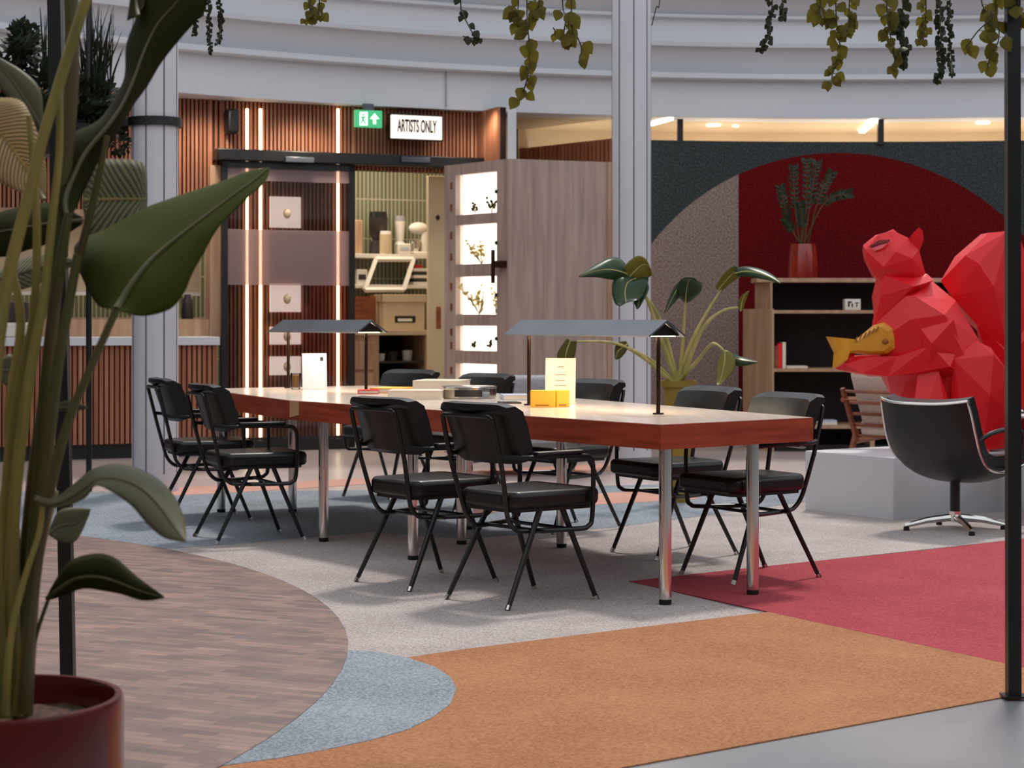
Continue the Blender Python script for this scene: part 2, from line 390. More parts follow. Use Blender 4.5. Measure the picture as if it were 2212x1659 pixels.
# ================================================================== SETTING
CEN = Vector((3.3, 8.3)); TH = .755
mb = MB(); mb.box(-13, 20, -9, 26, -.1, 0); struct(mb.build('floor', M['concrete']))
mb = MB(); mb.box(-13, 20, 12.4, 26, 0, .0025); struct(mb.build('floor', mat('pale_floor', (196, 180, 174), (182, 166, 162), rough=.3, scale=(1.2, 1.2, 1.2), detail=5)))
def rug(pts, z, name, m, label, cat='carpet'):
    w = [F(x, y) for x, y in pts]; mb = MB(); mb.prism([(p.x, p.y) for p in w], 0.0, z)
    c = sum(w, Vector())/len(w)
    return tag(mb.build(name, m, loc=(c.x, c.y, 0)), label, cat)
rug([(-250, 1180), (150, 1110), (900, 1100), (1500, 1075), (2212, 1010), (2600, 1000), (2700, 1130), (2212, 1165), (1358, 1256), (1700, 1340), (1200, 1460), (700, 1480), (300, 1340)], .003, 'grey_carpet', M['c_grey'],
    'pale grey carpet spreading beneath the long table and chairs')
rug([(-150, 1062), (400, 1064), (1000, 1058), (1320, 1050), (1600, 1044), (1745, 1050), (1740, 1085), (1500, 1118), (1330, 1140), (1000, 1166), (800, 1150), (560, 1172), (380, 1186), (-150, 1180)], .0045, 'blue_carpet', M['c_blue'],
    'blue-grey carpet band lying beyond the long table')
rug([(250, 1450), (700, 1405), (750, 1408), (810, 1411), (880, 1424), (940, 1444), (975, 1468), (986, 1492), (972, 1525), (935, 1553), (880, 1580), (800, 1603), (700, 1624), (600, 1642), (490, 1657), (250, 1690)], .006, 'blue_carpet', M['c_blue'],
    'rounded tongue of blue-grey carpet between brick paving and orange carpet')
rug([(820, 1431), (1000, 1405), (1200, 1380), (1400, 1355), (1560, 1336), (1660, 1324), (2000, 1398), (2350, 1475), (2212, 1500), (1800, 1577), (1350, 1660), (1000, 1735), (0, 1880), (-200, 1800), (500, 1560)], .0045, 'orange_carpet', M['c_orange'],
    'large orange carpet with a pointed tip beside the black post')
rug([(1358, 1258), (1600, 1231), (1750, 1215), (2000, 1190), (2212, 1165), (2500, 1135), (3000, 1300), (2900, 1475), (2350, 1475), (2000, 1398), (1660, 1324)], .005, 'red_carpet', M['c_red'],
    'raspberry red carpet meeting the orange carpet beneath the table end')
rug([(300, 1058), (490, 1049), (790, 1034), (1010, 1020), (1100, 1012), (1330, 1003), (1330, 1019), (1100, 1028), (800, 1047), (480, 1067), (300, 1075)], .0055, 'coral_carpet', M['c_coral'],
    'thin coral carpet strip bordering the far edge of the blue carpet')
rug([(990, 1112), (1030, 1096), (1110, 1086), (1310, 1066), (1480, 1060), (1530, 1066), (1500, 1080), (1320, 1090), (1110, 1101), (1030, 1115)], .006, 'coral_carpet', M['c_coral'],
    'narrow coral strip set into the blue carpet behind the chairs')
# brick disc: circle through three points of its rim
def circ(a, b, c):
    ax, ay, bx, by, cx, cy = a.x, a.y, b.x, b.y, c.x, c.y
    d = 2*(ax*(by-cy)+bx*(cy-ay)+cx*(ay-by))
    ux = ((ax*ax+ay*ay)*(by-cy)+(bx*bx+by*by)*(cy-ay)+(cx*cx+cy*cy)*(ay-by))/d
    uy = ((ax*ax+ay*ay)*(cx-bx)+(bx*bx+by*by)*(ax-cx)+(cx*cx+cy*cy)*(bx-ax))/d
    return Vector((ux, uy)), (Vector((ux, uy))-Vector((ax, ay))).length
dc, dr = circ(F(350, 1187), F(752, 1408), F(500, 1648))
mb = MB(); mb.prism([(dc.x+dr*math.cos(t*math.pi/60), dc.y+dr*math.sin(t*math.pi/60)) for t in range(120)], 0, .008)
tag(mb.build('brick_paving', M['brick'], loc=(dc.x, dc.y, 0)), 'round area of brown brick paving under the potted palm and post', 'paving')
# outer room: drum wall, flat ceiling ring, stepped roof rings
mb = MB(); mb.lathe([(17.0, 0), (17.0, 3.15)], (CEN.x, CEN.y, 0), 96, close=False); struct(mb.build('wall_outer', M['white']))
mb = MB(); mb.lathe([(17.0, 3.15), (10.25, 3.15), (10.25, 3.2), (17.0, 3.2)], (CEN.x, CEN.y, 0), 128, close=False); struct(mb.build('ceiling', M['ceilwarm']))
def ring(i, prof, m=None):
    mb = MB(); mb.lathe(prof, (CEN.x, CEN.y, 0), 160, close=False); struct(mb.build('trim_%d' % i, m or M['white']))
ring(1, [(10.6, 3.148), (10.2, 3.148), (10.2, 3.50)])                                   # lower fascia
ring(2, [(10.2, 3.50), (10.1, 3.50), (10.08, 3.51), (10.08, 3.56), (10.2, 3.575)])        # lip
ring(3, [(10.2, 3.575), (10.06, 3.80)])                                                # leaning band
ring(4, [(10.06, 3.80), (9.98, 3.80), (9.97, 3.84), (10.02, 3.85), (10.02, 4.06)])
ring(5, [(10.02, 4.06), (9.95, 4.07), (9.95, 4.10), (10.0, 4.105), (9.84, 4.26), (9.78, 4.26), (9.78, 4.30)])
ring(6, [(9.82, 4.30), (9.82, 4.60), (10.6, 4.65), (10.6, 3.2)])
# seams in the fascia
mb = MB()
for a in (112.6, 131.0):
    t = math.radians(a); c = Vector((CEN.x+10.19*math.cos(t), CEN.y+10.19*math.sin(t), 0))
    mb.cbox((c.x, c.y, 3.345), (.006, .02, .36), (0, 0, t-math.pi/2))
struct(mb.build('trim_7', M['groove']))
# ------------------------------------------------------------------ timber back wall
WL = Plane((-1.76, 17.37), (.915, .403))
def slats(mb, pl, s0, s1, z0, z1, off=0.0, pitch=.037, w=.021, d=.03):
    mb.mi = 1; mb.box(s0, s1, -off, -off+.06, z0, z1, pl.M); mb.mi = 0
    n = int((s1-s0)/pitch)
    for i in range(n+1):
        c = s0+w/2+i*(s1-s0-w)/max(n, 1)
        mb.box(c-w/2, c+w/2, -off-d, -off+.004, z0, z1, pl.M)
sD0, sD1, sE = WL.s(478), WL.s(762), WL.s(1035)
sA = WL.s(-160)
zH = 2.56
mb = MB()
slats(mb, WL, sA, WL.s(452), 2.14, 3.15)
slats(mb, WL, WL.s(452), sD0, zH-.02, 3.15)
slats(mb, WL, sD0, sD1, .12, 3.15)
slats(mb, WL, sD1, sE, zH, 3.15)
RT = Plane(WL.W(sE, 0, 0).xy, WL.n)     # return wall towards the room
slats(mb, RT, 0, .5, 2.2, 3.15)
struct(mb.build('wall_back', [M['slat'], M['slatgap']]))
mb = MB(); mb.box(sD0-.3, sD1, -.05, .06, 0, .12, WL.M); struct(mb.build('baseboard_back', M['blackmetal']))
mb = MB(); mb.cbox((P(1106, 300, 17.5).x-.0, 17.5, 2.85), (.08, .08, .6)); struct(mb.build('trim_8', M['white']))
mb = MB(); pl = Plane((-.05, 19.8), (1.1, -1.36)); slats(mb, pl, 0, 1.78, 0, 2.95, pitch=.06, w=.036); struct(mb.build('wall_link', [M['slat'], M['slatgap']]))
# curved felt wall
R0 = 10.33; aC = math.atan2(P(1812, 0, 18.58).y-CEN.y, P(1812, 0, 18.58).x-CEN.x)
mb = MB(); rows, uvs = [], []
for k in range(121):
    a = math.radians(102.4-k*.62); rows.append([]); uvs.append([])
    for z, r in ((0, R0), (2.93, R0), (2.93, R0+.1), (0, R0+.1)):
        rows[-1].append((CEN.x+r*math.cos(a), CEN.y+r*math.sin(a), z)); uvs[-1].append(((aC-a)*R0, z))
mb.grid(rows, uvs); struct(mb.build('wall_felt', M['arc']))
mb = MB(); mb.lathe([(R0-.02, 0), (R0-.02, .08), (R0, .08)], (CEN.x, CEN.y, 0), 60, math.radians(30), math.radians(104), close=False); struct(mb.build('baseboard_felt', M['darkback']))
# annex behind the felt wall: lit back wall
mb = MB(); mb.lathe([(11.75, 0), (11.75, 3.15)], (CEN.x, CEN.y, 0), 60, math.radians(20), math.radians(106), close=False); struct(mb.build('wall_annex', M['ceilwarm']))
mb = MB()
for px in (1469, 1902):
    p = P(px, 280, 18.62); mb.box(p.x-.028, p.x+.028, p.y-.03, p.y+.03, 2.9, 3.15)
struct(mb.build('trim_9', M['blackmetal']))
for px, py, rx, ry, rz, lb in ((1541, 269, .06, .05, 0, 'small round ceiling downlight beside the slim dark mullion'), (1589, 271, .025, .03, 0, 'tiny round ceiling spot between downlight and long light strip'), (2123, 264, .055, .05, 0, 'round ceiling downlight close to the black post')):
    Y = (3.148-HC)*FPX/(HY-py); p = P(px, py, Y)
    mb = MB(); mb.lathe([(0, .006), (rx*1.2, .006), (rx*1.2, 0), (rx, 0), (rx, .003), (0, .003)], (p.x, p.y, 3.136), 20, close=False)
    o = tag(mb.build('downlight', M['downlight'], loc=(p.x, p.y, 3.136)), lb, 'ceiling light')
for (x0, y0, x1, y1, lb) in ((1862, 284, 1890, 258, 'slanting linear ceiling light above the felt wall beside dark mullion'), (1405, 268, 1448, 256, 'slanting linear ceiling light beside the white column')):
    a = P(x0, y0, (3.14-HC)*FPX/(HY-y0)); b = P(x1, y1, (3.14-HC)*FPX/(HY-y1)); d = (b-a); ang = math.atan2(d.y, d.x)
    mb = MB(); mb.cbox(((a.x+b.x)/2, (a.y+b.y)/2, 3.135), (d.length, .06, .02), (0, 0, ang)); tag(mb.build('linear_light', M['downlight'], loc=((a.x+b.x)/2, (a.y+b.y)/2, 3.135)), lb, 'ceiling light')
# ------------------------------------------------------------------ columns
def column(px, Y, r, rot, label):
    c = P(px, 690, Y); t = thing('column', label, 'column', (c.x, Y, 0))
    mb = MB(); n = 72; prof = []
    for k in range(n):
        a = 2*math.pi*k/n+rot; g = False; prof.append((c.x+(r-(.014 if g else 0))*math.cos(a), Y+(r-(.014 if g else 0))*math.sin(a)))
    mb.prism(prof, 0, 4.6); mb.build('shaft', M['colwhite'], t)
    for q in range(8):
        a = 2*math.pi*(q+.5)/8+rot; mb = MB(); mb.cbox((c.x+(r-.001)*math.cos(a), Y+(r-.001)*math.sin(a), 2.36), (.006, .009, 4.46), (0, 0, a)); mb.build('panel_seam', M['seam'], t)
    mb = MB(); mb.lathe([(r-.02, .0), (r+.004, 0), (r+.004, .11), (r-.02, .112)], (c.x, Y, 0), 40, close=False); mb.build('base_ring', M['colwhite'], t)
    return t
colA = column(335, 13.1, .158, math.radians(-79.4), 'white clad column rising behind the big pointed palm leaf')
colB = column(1364, 15.4, .158, math.radians(-109.1), 'white clad column between wooden display kiosk and felt wall')
# ------------------------------------------------------------------ door, header, glass leaf
t = thing('door_1', 'open sliding glass door in black frame parked over the slatted wall', 'door', WL.W((sD0+sD1)/2, .12, 0)); struct(t)
oF = .13
mb = MB(); WL.box(mb, 480, 492, 352, 975, oF-.05, oF); WL.box(mb, 755, 767, 352, 975, oF-.05, oF); WL.box(mb, 480, 767, 352, 366, oF-.05, oF)
mb.box(WL.s(480, oF), WL.s(767, oF), -oF, -oF+.05, .01, .1, WL.M); mb.build('door_frame', M['blackmetal'], t)
mb = MB(); mb.box(WL.s(492, oF), WL.s(755, oF), -oF+.02, -oF+.03, .1, WL.z(620, 366, oF), WL.M); g = mb.build('pane', M['glass'], t)
mb = MB(); mb.box(WL.s(492, oF), WL.s(755, oF), -oF+.014, -oF+.018, WL.z(620, 616, oF), WL.z(620, 497, oF), WL.M); mb.build('frosted_band', M['frost'], t)
mb = MB(); mb.box(WL.s(492, oF), WL.s(755, oF), -oF+.014, -oF+.018, WL.z(620, 392, oF), WL.z(620, 366, oF), WL.M); mb.build('frosted_band', M['frost'], t)
t = thing('door_track', 'long black sliding door track above the glass door', 'door track', WL.W(WL.s(740), .1, 2.6))
mb = MB(); mb.box(WL.s(470, .2), WL.s(1052, .2), -.2, 0, WL.z(720, 353, .2), WL.z(720, 329, .2), WL.M); mb.build('rail', M['blackmetal'], t, bevel=.008)
for a in (617, 868):
    mb = MB(); WL.box(mb, a, a+62, 339, 351, .2, .23); mb.build('motion_sensor', M['lampgrey'], t, bevel=.006)
# LED strips
for px, lb in ((531, 'vertical warm light strip nearest the black door stile'), (560, 'second vertical warm light strip from the black door stile'), (727, 'vertical warm light strip beside the kitchen opening')):
    mb = MB(); s = WL.s(px); z1 = WL.z(px, 236)
    mb.box(s-.010, s+.010, -.05, -.031, .125, z1, WL.M); p = WL.W(s, .03, .12)
    tag(mb.build('light_strip', M['led'], loc=p), lb, 'light strip', 'light strips in the slatted wall')
# added glowing panels imitating kiosk windows reflected in the door glass
for i, (y0, y1, lb) in enumerate(((425, 492, 'topmost small glowing panel imitating a kiosk window reflection on the slatted wall'), (612, 674, 'second glowing reflection panel down, below the frosted glass band'), (706, 744, 'third glowing reflection panel down, behind the grey table lamp'), (770, 810, 'lowest glowing reflection panel, behind the propped pale card'))):
    t = thing('reflection_panel', lb, 'display', WL.W(WL.s(617), .03, WL.z(617, y1)), 0, 'glowing imitation reflections behind the glass door')  # added panel imitating a window reflection, no real display
    mb = MB(); WL.box(mb, 584, 650, y0, y1, .034, .06); mb.build('light_panel', M['reflectionwhite'], t)
    mb = MB(); c = WL.W(WL.s(619, .08), .1, WL.z(619, y0+(y1-y0)*.55, .08)); mb.ell(c, (.035, .03, .045), 12); mb.cyl(c, c+WL.M.to_3x3() @ Vector((0, .06, 0)), .008, 8); mb.build('reflected_ornament', M['cream'], t)
# speaker
t = thing('wall_speaker', 'black loudspeaker fixed high on the slatted wall', 'speaker', WL.W(WL.s(505), .1, WL.z(505, 290)))
mb = MB(); WL.box(mb, 492, 519, 234, 288, .06, .22); mb.build('cabinet', M['blackmetal'], t, bevel=.03, seg=3)
mb = MB(); WL.box(mb, 500, 511, 250, 270, 0.0, .08); mb.build('bracket', M['blackmetal'], t)
# exit sign
oX = .28
t = thing('exit_sign', 'green lit exit sign with running figure and up arrow', 'sign', WL.W(WL.s(797), oX, WL.z(797, 275, oX)))
mb = MB(); WL.box(mb, 768, 826, 238, 275, oX-.05, oX); mb.build('panel', M['exitgreen'], t, bevel=.004)
mb = MB(); s0, z0 = WL.sz(797, 238, oX); mb.box(s0-.05, s0+.05, -oX+.01, -oX+.04, z0, 3.15, WL.M); mb.build('hanger', M['lampgrey'], t)
mb = MB()
def wpoly(mb, pl, pts, off, th):
    mb.slab([pl.W(*(lambda q: (q[0], off, q[1]))(pl.sz(x, y, off))) for x, y in pts], pl.W(0, th, 0)-pl.W(0, 0, 0))
wpoly(mb, WL, [(777, 242), (794, 242), (794, 271), (777, 271)], oX, .003); mb.build('doorway_symbol', M['exitwhite'], t)
mb = MB()
wpoly(mb, WL, [(783, 246), (787, 246), (787, 250), (783, 250)], oX+.003, .003)
wpoly(mb, WL, [(780, 252), (790, 251), (790, 254), (786, 255), (786, 260), (790, 263), (788, 269), (786, 268), (787, 264), (783, 262), (780, 268), (778, 266), (782, 259), (782, 255), (779, 256)], oX+.003, .003)
mb.build('running_figure', M['exitgreen'], t)
mb = MB(); wpoly(mb, WL, [(809, 245), (819, 257), (812, 257), (812, 268), (806, 268), (806, 257), (799, 257)], oX, .003); mb.build('arrow', M['exitwhite'], t)
# artists only sign
oS = .25
t = thing('lit_sign', 'white lit box sign reading ARTISTS ONLY beside the exit sign', 'sign', WL.W(WL.s(900), oS, WL.z(900, 300, oS)))
mb = MB(); WL.box(mb, 846, 955, 250, 300, oS-.09, oS); mb.build('light_panel', M['signwhite'], t, bevel=.003)
mb = MB(); WL.box(mb, 843, 958, 247, 303, oS-.1, oS-.03); mb.build('casing', M['blackmetal'], t, bevel=.003)
mb = MB(); mb.box(WL.s(850, oS), WL.s(860, oS), -oS+.06, 0, WL.z(850, 280, oS), WL.z(850, 265, oS), WL.M); mb.box(WL.s(940, oS), WL.s(950, oS), -oS+.06, 0, WL.z(940, 280, oS), WL.z(940, 265, oS), WL.M); mb.build('bracket', M['blackmetal'], t)
fc = bpy.data.curves.new('lettering', 'FONT'); fc.body = 'ARTISTS ONLY'; fc.size = .17; fc.align_x = 'CENTER'; fc.align_y = 'CENTER'; fc.extrude = .002; fc.offset = .0035; fc.space_character = 1.0
fo = bpy.data.objects.new('lettering', fc); COL.objects.link(fo); dg = bpy.context.evaluated_depsgraph_get()
fm = bpy.data.meshes.new_from_object(fo.evaluated_get(dg)); bpy.data.objects.remove(fo); bpy.data.curves.remove(fc)
w = max(v.co.x for v in fm.vertices)-min(v.co.x for v in fm.vertices); tw = WL.s(943, oS)-WL.s(858, oS)
sc_, zc_ = WL.sz(900.5, 274, oS)
fm.transform(WL.M @ Matrix.Translation((sc_, -oS-.006, zc_)) @ Matrix.Rotation(math.pi/2, 4, 'X') @ Matrix.Diagonal((tw/w, .95, 1, 1)))
fm.transform(t.matrix_basis.inverted()); fm.materials.clear(); fm.materials.append(M['ink'])
fo = bpy.data.objects.new('lettering', fm); COL.objects.link(fo); fo.parent = t
# ------------------------------------------------------------------ kitchen behind the opening and the serving hatch
KB = Plane(WL.W(0, -1.5, 0).xy, WL.u)      # kitchen back wall
mb = MB()
s0, s1 = KB.s(-200), WL.s(1035)+.3
r0, r1 = [KB.W(s, 0, 0) for s in (s0, s1+.4)], [KB.W(s, 0, 3.15) for s in (s0, s1+.4)]
mb.grid([r0, r1], [[(0, 0), (s1+.4-s0, 0)], [(0, 3.15), (s1+.4-s0, 3.15)]])
struct(mb.build('wall_kitchen', M['greentile']))
mb = MB(); mb.box(WL.s(1035)+.3, WL.s(1035)+.36, 0.08, 1.49, 0, 3.14, WL.M); struct(mb.build('wall_kitchen_side', M['cream']))
def kbox(mb, px0, px1, py0, py1, o0, o1): return KB.box(mb, px0, px1, py0, py1, o0, o1)
def kthing(name, label, cat, px, py, off=.2, group=None): return thing(name, label, cat, KB.W(KB.s(px, off), off, KB.z(px, py, off)), 0, group)
def kshelf(y0, y1, lb):
    mb = MB(); mb.box(KB.s(700, .4), KB.s(928, .4), -.4, -.005, KB.z(845, y1, .4), KB.z(845, y0, .4), KB.M)
    tag(mb.build('wall_shelf', M['whiteplastic'], loc=KB.W(KB.s(845), .2, KB.z(845, y1, .4)), bevel=.004), lb, 'shelf')
kshelf(549, 558, 'upper white kitchen shelf carrying jars and mixer')
kshelf(615, 623, 'lower white kitchen shelf under the jars shelf')
zU, zL = KB.z(845, 549, .4), KB.z(845, 615, .4)
def ks(px, off): return KB.s(px, off)
def kscale(off): return KB.Y(KB.s(845, off), off)/FPX
def kjar(px, wpx, hpx, zb, off, label, name, cat, mats, prof=None):
    r = wpx/2*kscale(off); h = hpx*kscale(off); c = KB.W(KB.s(px, off), off, zb)
    t = thing(name, label, cat, c)
    mb = MB(); mb.lathe(prof and [(a*r, b*h) for a, b in prof] or [(0, 0), (r, 0), (r, h*.86), (0, h*.86)], c, 20); mb.build('body', mats[0], t)
    mb = MB(); mb.lathe([(0, h*.86), (r*.95, h*.86), (r*.9, h), (0, h)], c, 20); mb.build('lid', mats[1], t)
    return t
kjar(817, 42, 92, zU, .22, 'tall dark glass hopper standing on the upper kitchen shelf', 'coffee_grinder', 'appliance', (M['dark'], M['blackmetal']), [(0, 0), (.95, 0), (.8, .3), (.55, .34), (.95, .5), (1, .86), (0, .86)])
kjar(833, 26, 50, zU, .34, 'short cream jar with white lid in front of the dark hopper', 'storage_jar', 'jar', (M['cream'], M['whiteplastic']))
kjar(864, 24, 85, zU, .15, 'tall pale blender behind the white kitchen scale', 'blender', 'appliance', (M['whiteplastic'], M['greyfab']), [(0, 0), (1, 0), (.9, .3), (.7, .34), (.95, .86), (0, .86)])
t = kthing('cutting_board', 'light wooden board leaning at the end of the upper shelf', 'board', 772, 549, .2)
mb = MB(); o = .2; sM = KB.s(773, o); mb.box(sM-.05, sM+.035, -.26, -.2, zU, zU+.34, KB.M); mb.build('board', M['oak'], t, bevel=.01)
t = kthing('kitchen_scale', 'white box scale with grey display on the upper shelf', 'scale', 874, 549, .33)
mb = MB(); sM = KB.s(874, .38); mb.box(sM-.07, sM+.07, -.38, -.26, zU, zU+.11, KB.M); mb.build('case', M['whiteplastic'], t, bevel=.01)
mb = MB(); mb.box(sM-.045, sM+.045, -.384, -.379, zU+.045, zU+.075, KB.M); mb.build('display', M['bluepaper'], t)
t = kthing('stand_mixer', 'white stand mixer at the end of the upper kitchen shelf', 'mixer', 905, 549, .22)
sM = KB.s(905, .25)
mb = MB(); mb.box(sM-.09, sM+.09, -.34, -.16, zU, zU+.035, KB.M); mb.build('base', M['whiteplastic'], t, bevel=.012)
mb = MB(); mb.box(sM+.02, sM+.085, -.29, -.21, zU+.03, zU+.24, KB.M); mb.build('column_arm', M['whiteplastic'], t, bevel=.02)
mb = MB(); mb.ell(KB.W(sM-.005, .25, zU+.27), (.105, .062, .062), 16, KB.M.to_3x3().to_4x4()); mb.build('head', M['whiteplastic'], t)
mb = MB(); c = KB.W(sM-.045, .25, zU+.035); mb.lathe([(0, .01), (.035, .0), (.055, .05), (.06, .11), (.057, .11), (.05, .05), (0, .015)], c, 18, close=False); mb.build('bowl', M['chrome'], t)
# slanted white rack leaning on lower shelf
t = kthing('dish_rack', 'slanting white open frame rack before the kitchen shelves', 'rack', 840, 628, .5)
o = .46
def kp(px, py, off): s, z = KB.sz(px, py, off); return KB.W(s, off, z)
A, B, C_, D = kp(812, 560, .43), kp(893, 560, .43), kp(872, 626, .6), kp(788, 626, .6)
for a, b, nm in ((A, B, 'rail'), (B, C_, 'side_bar'), (C_, D, 'rail'), (D, A, 'side_bar')):
    mb = MB(); mb.tube([a, b], .026, 4); mb.build(nm, M['whiteplastic'], t)
sM = KB.s(776, .25); t = kthing('small_appliance', 'small white appliance with dark opening on the lower kitchen shelf', 'appliance', 776, 615, .25)
mb = MB(); mb.box(sM-.06, sM+.05, -.36, -.2, zL, zL+.15, KB.M); mb.build('case', M['whiteplastic'], t, bevel=.01)
mb = MB(); mb.box(sM-.045, sM+.03, -.364, -.35, zL+.05, zL+.1, KB.M); mb.build('opening', M['dark'], t)
for i, (m_, lb) in enumerate(((M['whiteplastic'], 'bottom white tray of the stack on the lower kitchen shelf'), (M['dark'], 'dark tray above the bottom white tray'), (M['whiteplastic'], 'white tray between the two dark trays'), (M['dark'], 'dark tray below the uppermost white tray'), (M['whiteplastic'], 'uppermost white tray carrying a red packet'))):
    sM = KB.s(900, .25); mb = MB(); mb.box(sM-.075, sM+.08, -.36, -.16, zL+.034*i, zL+.034*i+.031, KB.M)
    tag(mb.build('tray', m_, loc=KB.W(sM, .26, zL+.034*i), bevel=.003), lb, 'tray', 'trays stacked on the lower kitchen shelf')
mb = MB(); mb.box(sM-.05, sM+.03, -.34, -.2, zL+.169, zL+.2, KB.M); tag(mb.build('food_packet', M['red'], loc=KB.W(sM, .26, zL+.169), bevel=.006), 'red packet lying on the stacked white trays', 'packet')
# base cabinet with open shelves
t = kthing('base_cabinet', 'light wood kitchen counter unit with dark open shelves', 'cabinet', 850, 715, .7)
oC = .75; zt = KB.z(845, 713, oC); sl, sr = KB.s(700, oC), KB.s(926, oC)
mb = MB(); mb.box(sl, sr, -oC, -.01, zt-.05, zt, KB.M); mb.build('worktop', M['cream'], t, bevel=.004)
sm = KB.s(820, oC)
mb = MB(); mb.box(sl, sm, -oC+.02, -.02, .0, zt-.05, KB.M); mb.build('drawer_block', M['oak'], t)
mb = MB(); mb.box(sm, sr, -.1, -.02, 0, zt-.05, KB.M); mb.build('dark_backing_or_shade', M['darkback'], t)
mb = MB(); mb.box(sr-.03, sr, -oC+.02, -.02, 0, zt-.05, KB.M); mb.build('side_panel', M['oak'], t)
for z in (.12, .45, .76):
    mb = MB(); mb.box(sm, sr-.03, -oC+.05, -.1, z, z+.02, KB.M); mb.build('shelf', M['dark'], t)
for i in range(3):
    mb = MB(); s = sl+.12; mb.box(s, sm-.06, -oC, -oC+.02, .1+.3*i, .37+.3*i, KB.M); mb.build('drawer_front', M['oak'], t, bevel=.004)
for i, (dx, z, r, h, m_, lb) in enumerate(((.10, .78, .045, .07, 'whiteplastic', 'small white cup in the counter unit beside the drawers'), (.22, .78, .06, .09, 'dark', 'dark bowl in the middle of the counter unit top shelf'), (.38, .78, .055, .10, 'whiteplastic', 'white bowl at the far end of the counter unit top shelf'), (.12, .47, .06, .14, 'dark', 'dark canister on the middle shelf beside the drawers'), (.27, .47, .07, .1, 'greyfab', 'grey pot on the middle shelf of the counter unit'), (.42, .47, .06, .2, 'cream', 'cream canister at the end of the middle counter shelf'))):
    c = KB.W(sm+dx, .5, z); mb = MB(); mb.lathe([(0, 0), (r*.8, 0), (r, h), (r*.85, h), (r*.7, .012), (0, .012)], c, 16, close=False)
    tag(mb.build('bowl', M[m_], loc=c), lb, 'crockery', 'crockery in the counter unit')
# cardboard box on counter
t = kthing('archive_box', 'tan cardboard archive box with handle slot on the kitchen counter', 'box', 870, 707, .6)
sb0, sb1 = KB.s(826, .62), KB.s(920, .62)
hb = KB.z(870, 636, .62)-zt
mb = MB(); mb.box(sb0+.012, sb1-.012, -.62, -.25, zt, zt+hb*.78, KB.M); mb.build('carton', M['cream'], t, bevel=.004)
mb = MB(); mb.box(sb0, sb1, -.632, -.24, zt+hb*.78, zt+hb, KB.M); mb.build('lid', M['cream'], t, bevel=.004)
mb = MB(); sc2 = (sb0+sb1)/2; mb.box(sc2-.1, sc2+.12, -.626, -.6, zt+.07, zt+.14, KB.M); mb.build('handle_slot', M['darkback'], t, bevel=.01)
mb = MB(); mb.box(sc2-.07, sc2+.08, -.629, -.6, zt+.085, zt+.112, KB.M); mb.build('label_card', M['whiteplastic'], t)
mb = MB(); mb.box(KB.s(768, .5), KB.s(812, .5), -.5, -.47, zt, zt+.33, KB.M); tag(mb.build('wood_panel', M['cherry'], loc=KB.W(KB.s(796, .5), .5, zt)), 'brown wooden panel standing on the counter beside the archive box', 'panel')
# tall beige cupboard door at the opening's edge
t = thing('tall_cupboard', 'tall beige cupboard front with black knob beside the kitchen shelves', 'cupboard', WL.W(WL.s(943), -.25, 0))
mb = MB(); mb.box(WL.s(925, -.2), WL.s(962, -.2)+.25, .2, .24, 0.0, 2.55, WL.M); mb.build('body', M['cream'], t, bevel=.004)
mb = MB(); s, z = WL.sz(945, 470, -.2); mb.ell(WL.W(s, -.19, z), (.02, .02, .025), 10); mb.build('knob', M['blackmetal'], t)
mb = MB(); WL.box(mb, 942, 953, 662, 711, -.21, -.195); mb.build('finger_pull', M['cherry'], t, bevel=.01)
# serving counter
oK = .55
t = thing('serving_counter', 'slatted serving counter with pale worktop in front of the hatch', 'counter', WL.W(WL.s(200), .3, 0))
s0, s1 = WL.s(-150, oK), WL.s(474, oK)
mb = MB(); slats(mb, WL, s0, s1-.02, .13, .965, off=oK-.06, pitch=.045, w=.03); mb.build('slatted_front', [M['slat'], M['slatgap']], t)
mb = MB(); mb.box(s0, s1-.03, -oK+.11, 0, .0, .14, WL.M); mb.build('toe_kick', M['blackmetal'], t)
mb = MB(); mb.box(s0, s1-.05, -oK+.16, 0, .14, .965, WL.M); mb.build('body', M['darkback'], t)
mb = MB(); mb.box(s0, s1, -oK-.02, .12, .965, 1.035, WL.M); mb.build('worktop', M['white'], t, bevel=.004)
t = thing('window_1', 'wood framed serving hatch over the counter', 'window', WL.W(WL.s(300), 0, 1.035)); struct(t)
mb = MB(); mb.box(WL.s(450), sD0+.02, -.06, .1, 1.035, 2.56, WL.M); mb.build('frame_post', M['oak'], t)
mb = MB(); mb.box(s0, WL.s(450), -.04, .1, 1.035, 1.19, WL.M); mb.build('sill_board', M['oak'], t)
mb = MB(); mb.box(s0, WL.s(450), -.05, .1, 2.08, 2.14, WL.M); mb.build('head_board', M['oak'], t)
mb = MB(); mb.box(s0, WL.s(450), .3, .33, 1.42, 2.1, WL.M); mb.build('roller_blind', M['cream'], t)
mb = MB(); mb.box(s0, WL.s(450), .28, .34, 1.4, 1.43, WL.M); mb.build('blind_bar', M['whiteplastic'], t)
